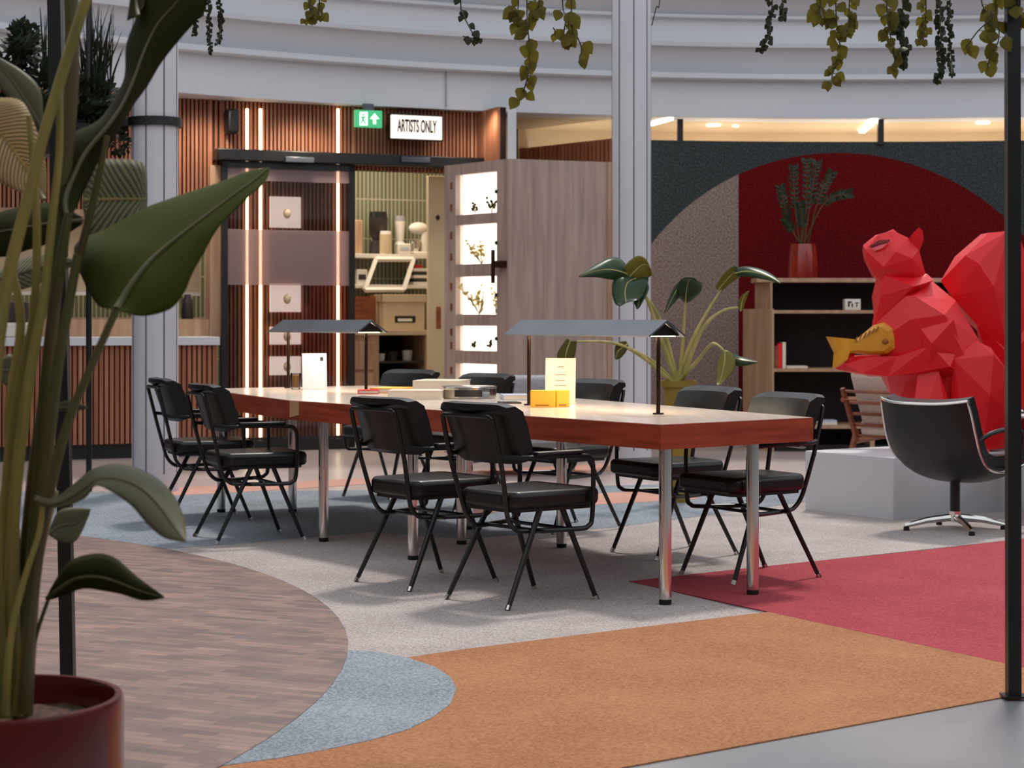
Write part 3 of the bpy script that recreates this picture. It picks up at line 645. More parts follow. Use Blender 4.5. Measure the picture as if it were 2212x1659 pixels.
# espresso machine on counter, behind stems
t = thing('espresso_machine', 'white and dark coffee machine on the serving counter', 'appliance', WL.W(WL.s(35, .25), .25, 1.035))
sM = WL.s(35, .3); mb = MB(); mb.box(sM-.2, sM+.16, -.42, -.08, 1.035, 1.16, WL.M); mb.build('body', M['whiteplastic'], t, bevel=.02)
mb = MB(); mb.box(sM-.2, sM+.1, -.36, -.1, 1.16, 1.34, WL.M); mb.build('upper_case', M['dark'], t, bevel=.02)
mb = MB(); mb.cyl(WL.W(sM+.02, .4, 1.2), WL.W(sM+.02, .48, 1.19), .02, 10); mb.build('group_handle', M['blackmetal'], t)
c = WL.W(WL.s(405, -.2), -.2, 1.19); mb = MB(); mb.lathe([(0, 0), (.05, 0), (.055, .02), (.05, .17), (.03, .2), (.03, .22), (0, .22)], c, 16); tag(mb.build('glass_carafe', M['dark'], loc=c), 'dark carafe standing on the hatch sill beside the column', 'carafe')
# ------------------------------------------------------------------ wooden kiosk with lit windows
F1 = Plane((-.6, 16.85), (.58, -.75)); L1 = F1.s(1100)
F2 = Plane(F1.W(L1, 0, 0).xy, (.858, .35)); L2 = F2.s(1316)
HT = 2.55
t = thing('display_kiosk', 'grey timber kiosk with five lit display windows', 'kiosk', (0.1, 16.9, 0))
mb = MB(); mb.box(0, L2, 0, .05, 0, HT, F2.M); mb.build('plain_panel', M['kioskwood'], t)
mb = MB(); e = F2.W(L2, 0, 0); mb.box(L2-.02, L2+.045, -.01, .8, 0, HT, F2.M); mb.build('corner_post', M['oak'], t)
wy = [(374, 462), (484, 570), (597, 679), (704, 758), (786, 850)]
a0, a1 = F1.s(984), F1.s(1073)
zz = [(F1.z(1028, y1), F1.z(1028, y0)) for y0, y1 in wy]
mb = MB(); mb.box(0, a0, 0, .05, 0, HT, F1.M); mb.box(a1, L1, 0, .05, 0, HT, F1.M)
ed = [HT]+[v for z0, z1 in zz for v in (z1, z0)]+[0]
for i in range(0, len(ed), 2): mb.box(a0, a1, 0, .05, ed[i+1], ed[i], F1.M)
mb.build('face_frame', M['kioskwood'], t)
mb = MB(); mb.prism([(p.x, p.y) for p in (F1.W(0, -.05, 0), F1.W(L1, -.05, 0), F2.W(L2, -.05, 0), F2.W(L2, -.8, 0), F1.W(0, -.8, 0))], HT-.04, HT-.005); mb.build('roof_board', M['kioskwood'], t)
for i, (z0, z1) in enumerate(zz):
    mb = MB(); mb.box(a0-.01, a1+.01, .09, .11, z0-.02, z1+.02, F1.M); b = mb.build('light_panel', M['lightbox'], t)
    mb = MB(); mb.box(a0-.01, a1+.01, .05, .09, z0-.02, z0, F1.M); mb.box(a0-.01, a1+.01, .05, .09, z1, z1+.02, F1.M); mb.box(a0-.02, a0-.005, .05, .09, z0, z1, F1.M); mb.box(a1+.005, a1+.02, .05, .09, z0, z1, F1.M); mb.build('niche_lining', M['whiteplastic'], t)
    for dz in (.2, .75):
        mb = MB(); mb.box(a0-.07, a0-.05, -.008, .0, z0+(z1-z0)*dz-.03, z0+(z1-z0)*dz+.03, F1.M); mb.build('hinge', M['cherry'], t)
    mb = MB(); mb.ell(F1.W(a1+.005, .012, (z0+z1)/2), (.014, .014, .018), 10); mb.build('knob', M['blackmetal'], t)
mb = MB(); sH = F1.s(1080); zh0, zh1 = F1.z(1080, 612), F1.z(1080, 540); mb.box(sH-.012, sH+.012, -.09, -.06, zh0, zh1, F1.M); mb.box(sH-.01, sH+.1, -.08, .0, zh0+.13, zh0+.19, F1.M); mb.build('handle', M['bronze'], t, bevel=.004)
def sprig(c, h, spread, n, ml, name, label, cat):
    t = thing(name, label, cat, c)
    st, lf = MB(), MB()
    for i in range(n):
        a = random.uniform(0, 6.28); hh = h*random.uniform(.55, 1); tip = c+Vector((math.cos(a)*spread*random.random(), math.sin(a)*.012, hh))
        st.tube([c, c+(tip-c)*.5+Vector((0, 0, .01)), tip], .0022, 5)
        for q in range(3):
            p = c.lerp(tip, .5+.25*q); d = Vector((random.uniform(-1, 1), random.uniform(-.3, .3), random.uniform(.2, 1))).normalized()*.035
            w = d.cross(Vector((0, 1, 0))).normalized()*.014
            lf.grid([[p, p], [p+d*.5-w, p+d*.5+w], [p+d, p+d]])
    st.build('stems', M['stem'], t); lf.build('leaves', ml, t)
zb = [z0 for z0, z1 in zz]
for i, (wx, k, h, sp, n, ml, lb) in enumerate(((.35, 0, .1, .04, 3, M['darkleaf'], 'tiny sprig in the top kiosk window, towards its hinges'), (.75, 0, .12, .06, 5, M['darkleaf'], 'small sprig in the top kiosk window beside its knob'), (.5, 1, .2, .2, 16, M['dryleaf'], 'bushy dried plant in the second kiosk window from the top'), (.45, 2, .25, .2, 24, M['dryleaf'], 'dense yellowish plant in the third kiosk window from the top'), (.85, 2, .22, .08, 8, M['dryleaf'], 'slim dried plant beside the dense one in the third kiosk window'), (.3, 3, .08, .03, 2, M['darkleaf'], 'tiny seedling in the fourth kiosk window, towards its hinges'), (.7, 3, .08, .03, 2, M['darkleaf'], 'tiny seedling in the fourth kiosk window, towards its knob'))):
    sprig(F1.W(a0+(a1-a0)*wx, -.06, zb[k]), h, sp, n, ml, 'dried_plant', lb, 'plant')
# ================================================================== TABLE
Ac, Kc, Lc, Nc, Oc, Bc = (.611, 7.78), (-1.18, 10.1), (-1.95, 11.8), (-.9, 12.4), (.347, 10.39), (1.327, 8.36)
poly = [Ac, Bc, Oc, Nc, Lc, Kc]
tcx, tcy = sum(p[0] for p in poly)/6, sum(p[1] for p in poly)/6
tab = thing('long_table', 'long red-edged table with pale top and chrome legs', 'table', (tcx, tcy, 0))
def inset(pl, d):
    out = []; n = len(pl)
    for i in range(n):
        a, b, c = Vector(pl[i-1]), Vector(pl[i]), Vector(pl[(i+1) % n])
        n1 = Vector((-(b-a).y, (b-a).x)).normalized(); n2 = Vector((-(c-b).y, (c-b).x)).normalized()
        m = (n1+n2).normalized(); out.append(tuple(b+m*(d/max(m.dot(n1), .3))))
    return out
mb = MB(); mb.prism(inset(poly, .006), TH-.03, TH); mb.build('tabletop', M['tabletop'], tab)
mb = MB(); inn = inset(poly, .03); n = 6
vo = [[mb.v((p[0], p[1], z)) for p in poly] for z in (TH-.104, TH-.002)]; vi = [[mb.v((p[0], p[1], z)) for p in inn] for z in (TH-.104, TH-.002)]
for i in range(n):
    j = (i+1) % n
    mb.face([vo[0][i], vo[0][j], vo[1][j], vo[1][i]]); mb.face([vi[0][j], vi[0][i], vi[1][i], vi[1][j]])
    mb.face([vo[1][i], vo[1][j], vi[1][j], vi[1][i]]); mb.face([vi[0][i], vi[0][j], vo[0][j], vo[0][i]])
mb.build('edge_band', M['tableedge'], tab)
mb = MB(); mb.prism(inset(poly, .028), TH-.08, TH-.031); mb.build('underboard', M['cherry'], tab)
k1 = Vector(Kc); u1 = (Vector(Ac)-k1).normalized(); nn = Vector((u1.y, -u1.x)) * (1 if Vector((u1.y, -u1.x)).dot(Vector((-1, -1))) > 0 else -1)
mb = MB(); mb.slab([(k1+u1*.0+nn*.004).to_3d()+Vector((0, 0, TH-.004)), (k1+u1*.09+nn*.004).to_3d()+Vector((0, 0, TH-.004)), (k1+u1*.09+nn*.004).to_3d()+Vector((0, 0, TH-.075)), (k1+u1*.0+nn*.004).to_3d()+Vector((0, 0, TH-.09))], -nn.to_3d()*.02); mb.build('corner_key', M['paleply'], tab)
legs = [(1437, 1307), (1626, 1286), (892, 1210), (1213, 1184), (997, 1177), (1012, 1145), (699, 1171), (632, 1108), (478, 1108)]
for px, py in legs:
    p = F(px, py); r = .0265; mb = MB(); mb.lathe([(0, .025), (r, .025), (r, TH-.08), (0, TH-.08)], (p.x, p.y, 0), 24); o = mb.build('leg', M['chrome'], tab)
    mb = MB(); mb.lathe([(0, .006), (r*.98, .006), (r*.98, .028), (0, .028)], (p.x, p.y, 0), 24); mb.build('foot_pad', M['rubber'], o)
# ------------------------------------------------------------------ chairs
def make_chair(label, loc, rz):
    t = thing('dining_chair', label, 'chair', (0, 0, 0), 0, 'black leather armchairs around the long table')
    # seat
    mb = MB(); pts = [(-.185, -.17), (-.13, -.21), (.13, -.21), (.185, -.17), (.222, .23), (.19, .265), (-.19, .265), (-.222, .23)]
    mb.prism(pts, .405, .478); mb.build('seat', M['leather'], t, bevel=.022, seg=4)
    mb = MB(); mb.prism([(x*.9, y*.9) for x, y in pts], .392, .408); mb.build('seat_pan', M['blackmetal'], t)
    # curved padded backrest
    mb = MB(); rows = []
    def bk(a, z, d):
        x = .218*a; y = -.205-.075*(z-.5)/.3+.05*a*a+d
        return (x, y, z)
    prof = [(.61, .0), (.592, .022), (.602, .055), (.66, .07), (.76, .066), (.82, .056), (.845, .02), (.84, -.026), (.818, -.034), (.80, -.012), (.68, .0)]
    nA = 12; ring_ = []
    for i in range(nA+1):
        a = -1+2*i/nA; sh = 1-.10*max(0, abs(a)-.8)/.2
        ring_.append([mb.v(bk(a, .715+(z-.715)*sh, d)) for z, d in prof])
    m_ = len(prof)
    for i in range(nA):
        for k in range(m_): mb.face([ring_[i][k], ring_[i][(k+1) % m_], ring_[i+1][(k+1) % m_], ring_[i+1][k]])
    mb.face(ring_[0][::-1]); mb.face(ring_[-1]); mb.build('backrest', M['leather'], t)
    # tube behind the back, an upturned U
    def by(z): return -.226-.075*(z-.5)/.3
    mb = MB(); mb.tube([(-.165, by(.56), .56), (-.165, by(.76), .76), (-.15, by(.785), .785), (-.12, by(.79), .79), (.12, by(.79), .79), (.15, by(.785), .785), (.165, by(.76), .76), (.165, by(.56), .56)], .0105, 8, sm=3); mb.build('back_frame', M['blackmetal'], t)
    for s in (-1, 1):
        X = lambda a: s*a
        mb = MB(); mb.tube([(X(.165), by(.57), .57), (X(.15), by(.45), .45), (X(.138), by(.36), .37), (X(.135), -.155, .325), (X(.145), -.1, .312), (X(.222), .12, .312), (X(.236), .165, .322), (X(.238), .185, .36), (X(.24), .19, .54), (X(.24), .178, .6), (X(.24), .13, .618), (X(.236), -.08, .622), (X(.205), -.2, .622), (X(.165), by(.63), .63)], .0105, 8, sm=4)
        mb.build('side_frame', M['blackmetal'], t)
        mb = MB(); mb.box(X(.24)-.02, X(.24)+.02, -.13, .125, .628, .644); mb.build('armrest', M['leather'], t, bevel=.006)
        for e in (-1, 1):
            mb = MB(); a = Vector((X(.165), e*.06+.02, .40)); b = Vector((X(.2), e*.235, .022)); mb.tube([a, b], [.013, .0105], 8); lg = mb.build('leg', M['blackmetal'], t)
            mb = MB(); mb.tube([b, b+(b-a).normalized()*.021], [.0125, .0125], 8); mb.build('foot_cap', M['chrome'], lg)
    for y in (-.06, .09):
        mb = MB(); mb.tube([(-.215, y, .312), (.215, y, .312)], .008, 8); mb.build('stretcher', M['blackmetal'], t)
    t.location = loc; t.rotation_euler = (0, 0, rz)
    return t
def yaw(fx, fy): return math.atan2(-fx, fy)
CH = [((.0415, 8.02), (.77, .64), 'black leather armchair seen from behind, nearest the pointed grey carpet edge'),
      ((-.387, 8.56), (.77, .64), 'black leather armchair seen from behind, second along the near table side'),
      ((-1.42, 10.25), (.9, .43), 'black leather armchair tucked in at the far bend, beside the chrome leg'),
      ((-1.83, 11.25), (.93, .36), 'black leather armchair at the end, before the white column with black clamp'),
      ((1.096, 8.75), (-.867, -.498), 'black leather armchair across the table, nearest the white plinth'),
      ((.82, 9.6), (-.867, -.498), 'black leather armchair across the table, beside the olive plant pot'),
      ((.30, 10.75), (-.8, -.6), 'black leather armchair across the table, behind the yellow flyers and menu card'),
      ((-.32, 11.9), (-.72, -.69), 'black leather armchair across the table, before the lit kiosk windows'),
      ((-.82, 12.75), (-.6, -.8), 'black leather armchair across the table, before the kitchen opening')]
ch0 = None
for (x, y), f, lb in CH:
    if ch0 is None: ch0 = make_chair(lb, (x, y, 0), yaw(*f))
    else: dup(ch0, (x, y, 0), yaw(*f), lb)
# ------------------------------------------------------------------ table lamps
def lamp(pa, pb, label):
    pa, pb = Vector(pa), Vector(pb); d = (pb-pa).normalized(); nr = Vector((d.y, -d.x)); c = (pa+pb)/2; Lh = (pb-pa).length/2
    t = thing('table_lamp', label, 'lamp', (c.x, c.y, TH), math.atan2(d.y, d.x)); W = local(t)
    zr, ze, hw, ov = 1.184-TH, 1.112-TH, .105, .07
    mb = MB(); A = [(-hw, ze), (0, zr), (hw, ze), (hw-.006, ze-.006), (0, zr-.009), (-hw+.006, ze-.006)]
    lo = [mb.v(W @ Vector((-Lh-ov, y, z))) for y, z in A]; hi = [mb.v(W @ Vector((Lh+ov, y, z))) for y, z in A]
    for i in range(6): mb.face([lo[i], lo[(i+1) % 6], hi[(i+1) % 6], hi[i]])
    for e in (lo, hi): mb.face([e[0], e[1], e[4], e[5]]); mb.face([e[1], e[2], e[3], e[4]])
    mb.build('shade', M['lampgrey'], t, flat=True)
    for x in (-Lh-ov+.03, Lh+ov-.03):
        mb = MB(); mb.slab([W @ Vector((x, y, z)) for y, z in ((-hw+.012, ze), (hw-.012, ze), (0, zr-.012))], W.to_3x3() @ Vector((.004, 0, 0)))
        mb.build('gable_plate', M['lampdark'], t, flat=True)
    mb = MB(); mb.box(-Lh-ov+.04, Lh+ov-.012, -.075, .075, ze-.004, ze+.004, W); mb.build('light_diffuser', M['lampled'], t)
    for x in (-Lh, Lh):
        mb = MB(); mb.cyl(W @ Vector((x, 0, .006)), W @ Vector((x, 0, ze)), .0095, 12); o = mb.build('post', M['bronze'], t)
        mb = MB(); mb.lathe([(0, 0), (.026, 0), (.024, .007), (0, .007)], W @ Vector((x, 0, 0)), 20); mb.build('post_foot', M['bronze'], o)
    li = bpy.data.lights.new('lamp_glow', 'AREA'); li.shape = 'RECTANGLE'; li.size = 2*Lh; li.size_y = .1; li.energy = 2.2; li.color = (1, .9, .78)
    lo_ = bpy.data.objects.new('lamp_glow', li); COL.objects.link(lo_); lo_.parent = t; lo_.location = (0, 0, ze-.014)
lamp((.664, 8.62), (.085, 9.53), 'grey gabled table lamp nearer the olive potted plant')
lamp((-.855, 11.12), (-1.405, 11.92), 'grey gabled table lamp before the glass door')
# ------------------------------------------------------------------ things on the table
def tbl(px, py): return F(px, py, TH)
p = tbl(1190, 878); ax = math.radians(-18)
def flyer(px0, px1, lb, rz):
    a, b = tbl(px0, 880 if px0 < 1180 else 879), tbl(px1, 879); c = (a+b)/2; w = (b-a).length; t = thing('flyer_stack', lb, 'flyers', (c.x, c.y, TH), rz, 'yellow flyers on the table'); W = local(t)
    mb = MB(); mb.box(-w/2, w/2, -.03, .03, 0, .083, W); mb.build('card_block', M['flyer'], t, bevel=.003)
    mb = MB(); mb.box(-w*.3, w*.25, -.0315, -.029, .008, .013, W); mb.build('printed_line', M['brownmark'], t)
flyer(1149, 1198, 'yellow flyer block beside the bronze lamp post', math.radians(-6))
flyer(1199, 1228, 'yellow flyer block in front of the cream menu card', math.radians(10))
def card(px, py, w, h, lean, rz, m, lb, ink):
    q = tbl(px, py); t = thing('menu_card', lb, 'menu card', (q.x, q.y, TH), rz); W = local(t)
    R = Matrix.Rotation(-lean, 4, 'X')
    mb = MB(); mb.box(-w/2, w/2, -.003, .003, 0, h, W @ R); mb.build('sheet', m, t)
    mb = MB(); mb.box(-w/2, w/2, -.003, .07, 0, .006, W); mb.build('stand_foot', m, t)
    mb = MB(); [mb.box(x-sx, x+sx, -.0045, -.003, z-sz, z+sz, W @ R) for x, z, sx, sz in ink]; mb.build('printed_mark', M['ink'] if m is M['bluepaper'] else M['cherry'], t)
card(1210, 873, .155, .235, .1, math.radians(-10), M['paper'], 'tall cream menu card standing behind the yellow flyers', [(0, .19, .015, .0015), (.0, .15, .03, .001), (0, .12, .025, .001), (0, .095, .03, .001)])
card(680, 842, .15, .225, .16, math.radians(12), M['bluepaper'], 'pale blue card propped beside the orange glass', [(.045, .19, .01, .012)])
c = tbl(639, 841); t = thing('drinking_glass', 'glass of orange liquid beside the pale blue card', 'glass', c)
mb = MB(); mb.lathe([(0, .012), (.028, .012), (.03, .03), (.03, .085), (0, .085)], c, 20); mb.build('liquid', M['yellow'], t)
mb = MB(); mb.lathe([(0, 0), (.026, 0), (.033, .02), (.034, .1), (.031, .1), (.031, .012), (0, .012)], c, 20, close=False); mb.build('tumbler', M['glass'], t)
def book(px, py, w, d, h, rz, cov, lb, z=0, pages=True):
    q = tbl(px, py); t = thing('book', lb, 'book', (q.x, q.y, TH+z), rz); W = local(t)
    mb = MB(); mb.box(-w/2, w/2, -d/2, d/2, 0, .004, W); mb.box(-w/2, w/2, -d/2, d/2, h-.004, h, W); mb.box(-w/2, -w/2+.004, -d/2, d/2, .004, h-.004, W); mb.build('cover', cov, t)
    mb = MB(); mb.box(-w/2+.004, w/2-.004, -d/2+.003, d/2-.003, .004, h-.004, W); mb.build('pages', M['paper'], t)
    return t
book(795, 850, .12, .17, .022, .1, M['red'], 'red book lying beside the grey lamp post')
book(850, 848, .2, .26, .03, -.3, M['flyer'], 'orange book lying behind the white books')
book(900, 862, .29, .22, .05, -.05, M['paper'], 'cream book lying in front of the orange book')
book(955, 848, .28, .3, .075, -.2, M['paper'], 'thick cream book before the lit kiosk windows')
book(1112, 863, .14, .2, .028, .1, M['bluepaper'], 'slim white booklet beside the round tin')
book(1100, 871, .1, .14, .008, .2, M['dark'], 'thin dark booklet in front of the round tin')
c = tbl(1013, 860); t = thing('round_tin', 'round silver tin with printed band among the books', 'tin', c)
mb = MB(); mb.lathe([(0, 0), (.145, 0), (.15, .006), (.15, .056), (.147, .06), (0, .062)], c, 40); mb.build('tin_body', M['chrome'], t)
mb = MB(); mb.lathe([(.151, .012), (.1515, .012), (.1515, .05), (.151, .05)], c, 24, math.radians(-120), math.radians(-60), close=False); mb.build('printed_band', M['dark'], t)
mb = MB(); mb.lathe([(0, .0625), (.15, .058), (.153, .058), (.153, .064), (.15, .066), (0, .066)], c, 40, close=False); mb.build('lid', M['chrome'], t)
# ================================================================== PLINTH + SQUIRREL
Pc = F(1930, 1125); pu = Vector((.825, .565)); PH = .37
PLN = Plane(Pc.xy, pu)
t = None
mb = MB(); mb.box(0, 1.75, 0, .75, 0, PH, PLN.M); tag(mb.build('plinth', M['plinth'], loc=PLN.W(.85, -.36, 0), bevel=.004), 'low white plinth carrying the red squirrel sculpture', 'plinth')
YQ = 11.95
sq = thing('squirrel_sculpture', 'large faceted glossy red squirrel sculpture on the white plinth', 'sculpture', (P(2060, 700, YQ).x, YQ, PH))
def H(mb, pts):   # (px, py, depth offset)
    mb.hull([P(x, y, YQ) + Vector((0, d, 0)) for x, y, d in pts])
mb = MB()   # torso with chest, shoulders, haunches
H(mb, [(1893, 600, 0), (1903, 596, -.1), (1998, 592, -.06), (2003, 598, .06), (1895, 640, -.1), (1890, 640, .1), (2010, 606, -.1), (2012, 606, .12), (1960, 620, -.19), (1900, 700, .16), (1886, 700, -.05)])
H(mb, [(1895, 640, 0), (1884, 700, .0), (1886, 740, -.1), (1890, 740, .14), (1905, 800, -.12), (1905, 800, .15), (2012, 606, 0), (2055, 650, -.12), (2055, 650, .14), (1960, 640, -.2), (1950, 690, -.24), (2020, 680, -.26), (2105, 735, -.12), (2105, 735, .12), (2080, 800, -.24), (1990, 800, -.22), (2000, 880, .1), (2060, 880, .16), (1930, 860, .05)])
H(mb, [(1945, 790, -.1), (1950, 800, .14), (2105, 735, 0), (2150, 780, -.1), (2172, 850, -.14), (2172, 850, .16), (2195, 955, -.06), (2195, 955, .2), (2050, 790, -.2), (1960, 960, -.05), (1960, 962, .16), (2100, 965, .2), (2070, 955, -.1)])
H(mb, [(2040, 775, -.24), (2090, 735, -.22), (2120, 750, -.24), (2168, 815, -.24), (2178, 900, -.22), (2170, 962, -.2), (2100, 966, -.28), (2062, 915, -.26), (2038, 860, -.2), (2110, 850, -.33), (2120, 765, -.30), (2150, 790, -.08), (2060, 870, -.06), (2120, 960, -.05)])
H(mb, [(1955, 880, -.22), (1968, 800, -.2), (2010, 800, -.24), (2032, 868, -.24), (2040, 962, -.2), (1960, 962, -.22), (1945, 968, -.3), (2030, 970, -.32), (1970, 830, -.08), (2030, 900, -.05), (2035, 962, -.05)])
H(mb, [(1945, 968, -.32), (1950, 952, -.28), (2090, 945, -.3), (2110, 968, -.34), (2095, 970, -.2), (1950, 970, -.2)])
mb.build('body', M['red'], sq, flat=True)
mb = MB()   # head
H(mb, [(1864, 530, 0), (1866, 540, -.05), (1866, 540, .05), (1870, 562, -.05), (1870, 562, .05), (1895, 507, -.05), (1895, 507, .06), (1925, 499, -.06), (1925, 499, .06), (1955, 515, -.09), (1955, 515, .09), (1978, 540, -.09), (1978, 545, .1), (1998, 600, -.05), (1996, 605, .06), (1925, 545, -.14), (1925, 545, .14), (1960, 560, -.15), (1960, 560, .15), (1900, 578, -.13), (1902, 578, .13), (1965, 590, -.13), (1885, 596, -.05), (1887, 596, .05), (1915, 622, -.06), (1970, 620, -.07), (1915, 622, .06)])
mb.build('head', M['red'], sq, flat=True)
mb = MB(); H(mb, [(1875, 534, -.085), (1893, 522, -.1), (1913, 524, -.112), (1898, 538, -.118), (1882, 543, -.1)]); mb.build('eye', mat('sculpture_red_light', (238, 92, 98), rough=.4), sq, flat=True)
mb = MB(); H(mb, [(1872, 533, -.088), (1890, 521, -.105), (1914, 519, -.12), (1914, 524, -.122), (1893, 528, -.112), (1876, 537, -.092)]); mb.build('brow', mat('sculpture_red_deep', (120, 8, 14), rough=.5), sq, flat=True)
for s in (-1, 1):
    x0 = 1950 if s < 0 else 1912; mb = MB()
    H(mb, [(x0, 528 if s < 0 else 505, s*.09), (x0+10, 510 if s < 0 else 500, s*.11), (x0+26, 493, s*.12), (x0+34, 500, s*.12), (x0+37, 520, s*.11), (x0+30, 545, s*.08), (x0+20, 520, s*.05)]); mb.build('ear', M['red'], sq, flat=True)
def arm(s):
    mb = MB(); o = -.22 if s < 0 else .16; dx = 0 if s < 0 else 14
    H(mb, [(1965+dx, 700, o), (2040, 690, o-.04*(s < 0)), (2062, 770, o), (2030, 800, o), (1985, 780, o-.05), (1990, 740, o-.08), (2050, 740, o+.1), (1990, 760, o+.12)])
    H(mb, [(1990, 748, o), (2052, 752, o), (2050, 800, o), (1985, 806, o+.05), (1922, 770, o+.02), (1905, 812, o+.02), (1918, 776, o+.12), (1915, 805, o+.13), (2035, 770, o+.12), (1990, 745, o-.05), (2030, 790, o-.06)])
    H(mb, [(1925, 768, o+.02), (1910, 812, o+.02), (1915, 800, o+.13), (1865, 770, o+.03), (1850, 805, o+.02), (1835, 770, o+.08), (1815, 785, o+.05), (1820, 800, o+.08), (1870, 812, o+.12), (1890, 772, o+.1)])
    H(mb, [(1835, 772, o+.05), (1815, 775, o+.06), (1822, 758, o+.1), (1840, 755, o+.1), (1830, 800, o+.06), (1815, 795, o+.09)])
    mb.build('arm', M['red'], sq, flat=True)
arm(-1); arm(1)
mb = MB()   # tail
H(mb, [(2040, 606, .1), (2085, 552, .0), (2082, 552, .25), (2140, 502, .05), (2140, 502, .25), (2178, 499, .0), (2180, 499, .3), (2210, 520, .05), (2140, 620, -.08), (2110, 570, -.05), (2060, 640, .05), (2110, 700, .04), (2120, 700, .3), (2230, 560, .1), (2250, 700, .05), (2250, 700, .3), (2180, 780, -.02)])
H(mb, [(2110, 690, .03), (2180, 770, -.04), (2250, 690, .03), (2245, 830, .03), (2215, 900, .05), (2190, 955, .05), (2150, 830, .1), (2160, 900, .3), (2250, 780, .3), (2195, 955, .28)])
mb.build('tail', M['red'], sq, flat=True)
# yellow fish held in the paws
fz = YQ-.12; fo_ = [(1784, 727), (1826, 731), (1848, 736), (1888, 702), (1910, 696), (1930, 708), (1938, 730), (1936, 754), (1916, 766), (1880, 768), (1845, 764), (1818, 766), (1810, 792), (1798, 797), (1801, 762)]
t = thing('fish_sculpture', 'yellow fish sculpture held in the red paws', 'sculpture', P(1860, 766, fz))
mb = MB(); rows = []
cx_, cy_ = 1870, 735
for d, sc_ in ((-.065, .72), (-.045, .92), (0, 1.0), (.045, .92), (.065, .72)):
    rows.append([mb.v(P(cx_+(x-cx_)*sc_, cy_+(y-cy_)*sc_, fz)+Vector((0, d, 0))) for x, y in fo_])
for i in range(4):
    for k in range(len(fo_)): mb.face([rows[i][k], rows[i][(k+1) % len(fo_)], rows[i+1][(k+1) % len(fo_)], rows[i+1][k]])
mb.face(rows[0][::-1]); mb.face(rows[-1]); mb.build('body', M['yellow'], t, flat=True)
mb = MB()
for k in range(6): mb.cbox(P(1850+k*9, 733-k*4.5, fz-.066), (.006, .02, .035), (0, .45, 0))
mb.build('fin_ridges', M['brownmark'], t)
mb = MB(); mb.ell(P(1912, 738, fz-.06), (.022, .02, .018), 10); mb.build('eye', M['brownmark'], t)
# ------------------------------------------------------------------ black swivel chair
bc = F(2063, 1146); fw = Vector((.78, .62)); t = thing('swivel_chair', 'black leather swivel chair with chrome star base before the plinth', 'chair', (bc.x, bc.y, 0), yaw(*fw)); W = local(t)
prof = [(-.335, .725, .30), (-.31, .64, .31), (-.275, .52, .315), (-.225, .41, .31), (-.14, .325, .30), (-.02, .285, .295), (.12, .285, .29), (.26, .31, .28), (.36, .345, .26)]
k = 4; pts, _ = spline([Vector((0, y, z)) for y, z, w in prof], [0]*len(prof), k); _, ws = spline([Vector((0, y, z)) for y, z, w in prof], [w for y, z, w in prof], k)
def shell(th0, th1, wk, name, m):
    mb = MB(); out = []
    for s_, th in ((0, th0), (1, th1)):
        g = []
        for i, p in enumerate(pts):
            a = pts[max(i-1, 0)]; b = pts[min(i+1, len(pts)-1)]; tg = (b-a).normalized(); nr = Vector((0, -tg.z, tg.y))
            if nr.z < 0 and nr.y < 0: nr = -nr
            row = []
            for j in range(-6, 7):
                u = j/6; curl = .075*abs(u)**3
                row.append(W @ (Vector((ws[i]*u*wk, p.y, p.z))+nr*(th+curl)))
            g.append(row)
        out.append(g)
    v0 = [[mb.v(p) for p in r] for r in out[0]]; v1 = [[mb.v(p) for p in r] for r in out[1]]; R_, C2 = len(v0), 13
    for i in range(R_-1):
        for j in range(C2-1):
            mb.face([v0[i][j], v0[i][j+1], v0[i+1][j+1], v0[i+1][j]]); mb.face([v1[i][j+1], v1[i][j], v1[i+1][j], v1[i+1][j+1]])
    for i in range(R_-1):
        for j in (0, C2-1): mb.face([v0[i][j], v1[i][j], v1[i+1][j], v0[i+1][j]])
    for i in (0, R_-1):
        for j in range(C2-1): mb.face([v0[i][j], v0[i][j+1], v1[i][j+1], v1[i][j]])
    edge = [v0[0][j].co.copy() for j in range(C2)]+[v0[i][C2-1].co.copy() for i in range(1, R_)]+[v0[R_-1][j].co.copy() for j in range(C2-2, -1, -1)]+[v0[i][0].co.copy() for i in range(R_-2, 0, -1)]
    mb.build(name, m, t); return edge
edge = shell(-.012, .012, 1.0, 'shell', mat('shell_black', (20, 20, 22), (16, 16, 18), rough=.42))
shell(.012, .075, .93, 'cushion', M['leather'])
mb = MB(); mb.tube(edge, .008, 8, closed=True); mb.build('rim', M['chrome'], t)
for s in (-1, 1):
    mb = MB(); mb.tube([W @ Vector(q) for q in ((s*.28, -.2, .5), (s*.33, -.12, .56), (s*.335, 0, .58), (s*.335, .12, .575), (s*.33, .17, .54), (s*.3, .18, .4))], .013, 8, sm=4); mb.build('armrest', M['blackmetal'], t)
mb = MB(); mb.cyl(W @ Vector((0, 0, .09)), W @ Vector((0, 0, .285)), .028, 16); mb.build('stem', M['blackmetal'], t)
mb = MB(); mb.cyl(W @ Vector((0, 0, .05)), W @ Vector((0, 0, .11)), .036, 16); hb_ = mb.build('hub', M['chrome'], t)
for q in range(4):
    a = math.radians(45+90*q+12); d = Vector((math.cos(a), math.sin(a), 0)); mb = MB()
    mb.tube([W @ (d*.02+Vector((0, 0, .075))), W @ (d*.16+Vector((0, 0, .06))), W @ (d*.29+Vector((0, 0, .03)))], [.022, .018, .013], 8); lg = mb.build('leg', M['chrome'], t)
    mb = MB(); e = W @ (d*.28+Vector((0, 0, 0))); mb.lathe([(0, 0), (.018, 0), (.016, .024), (0, .026)], e, 14); mb.build('glide', M['rubber'], lg)
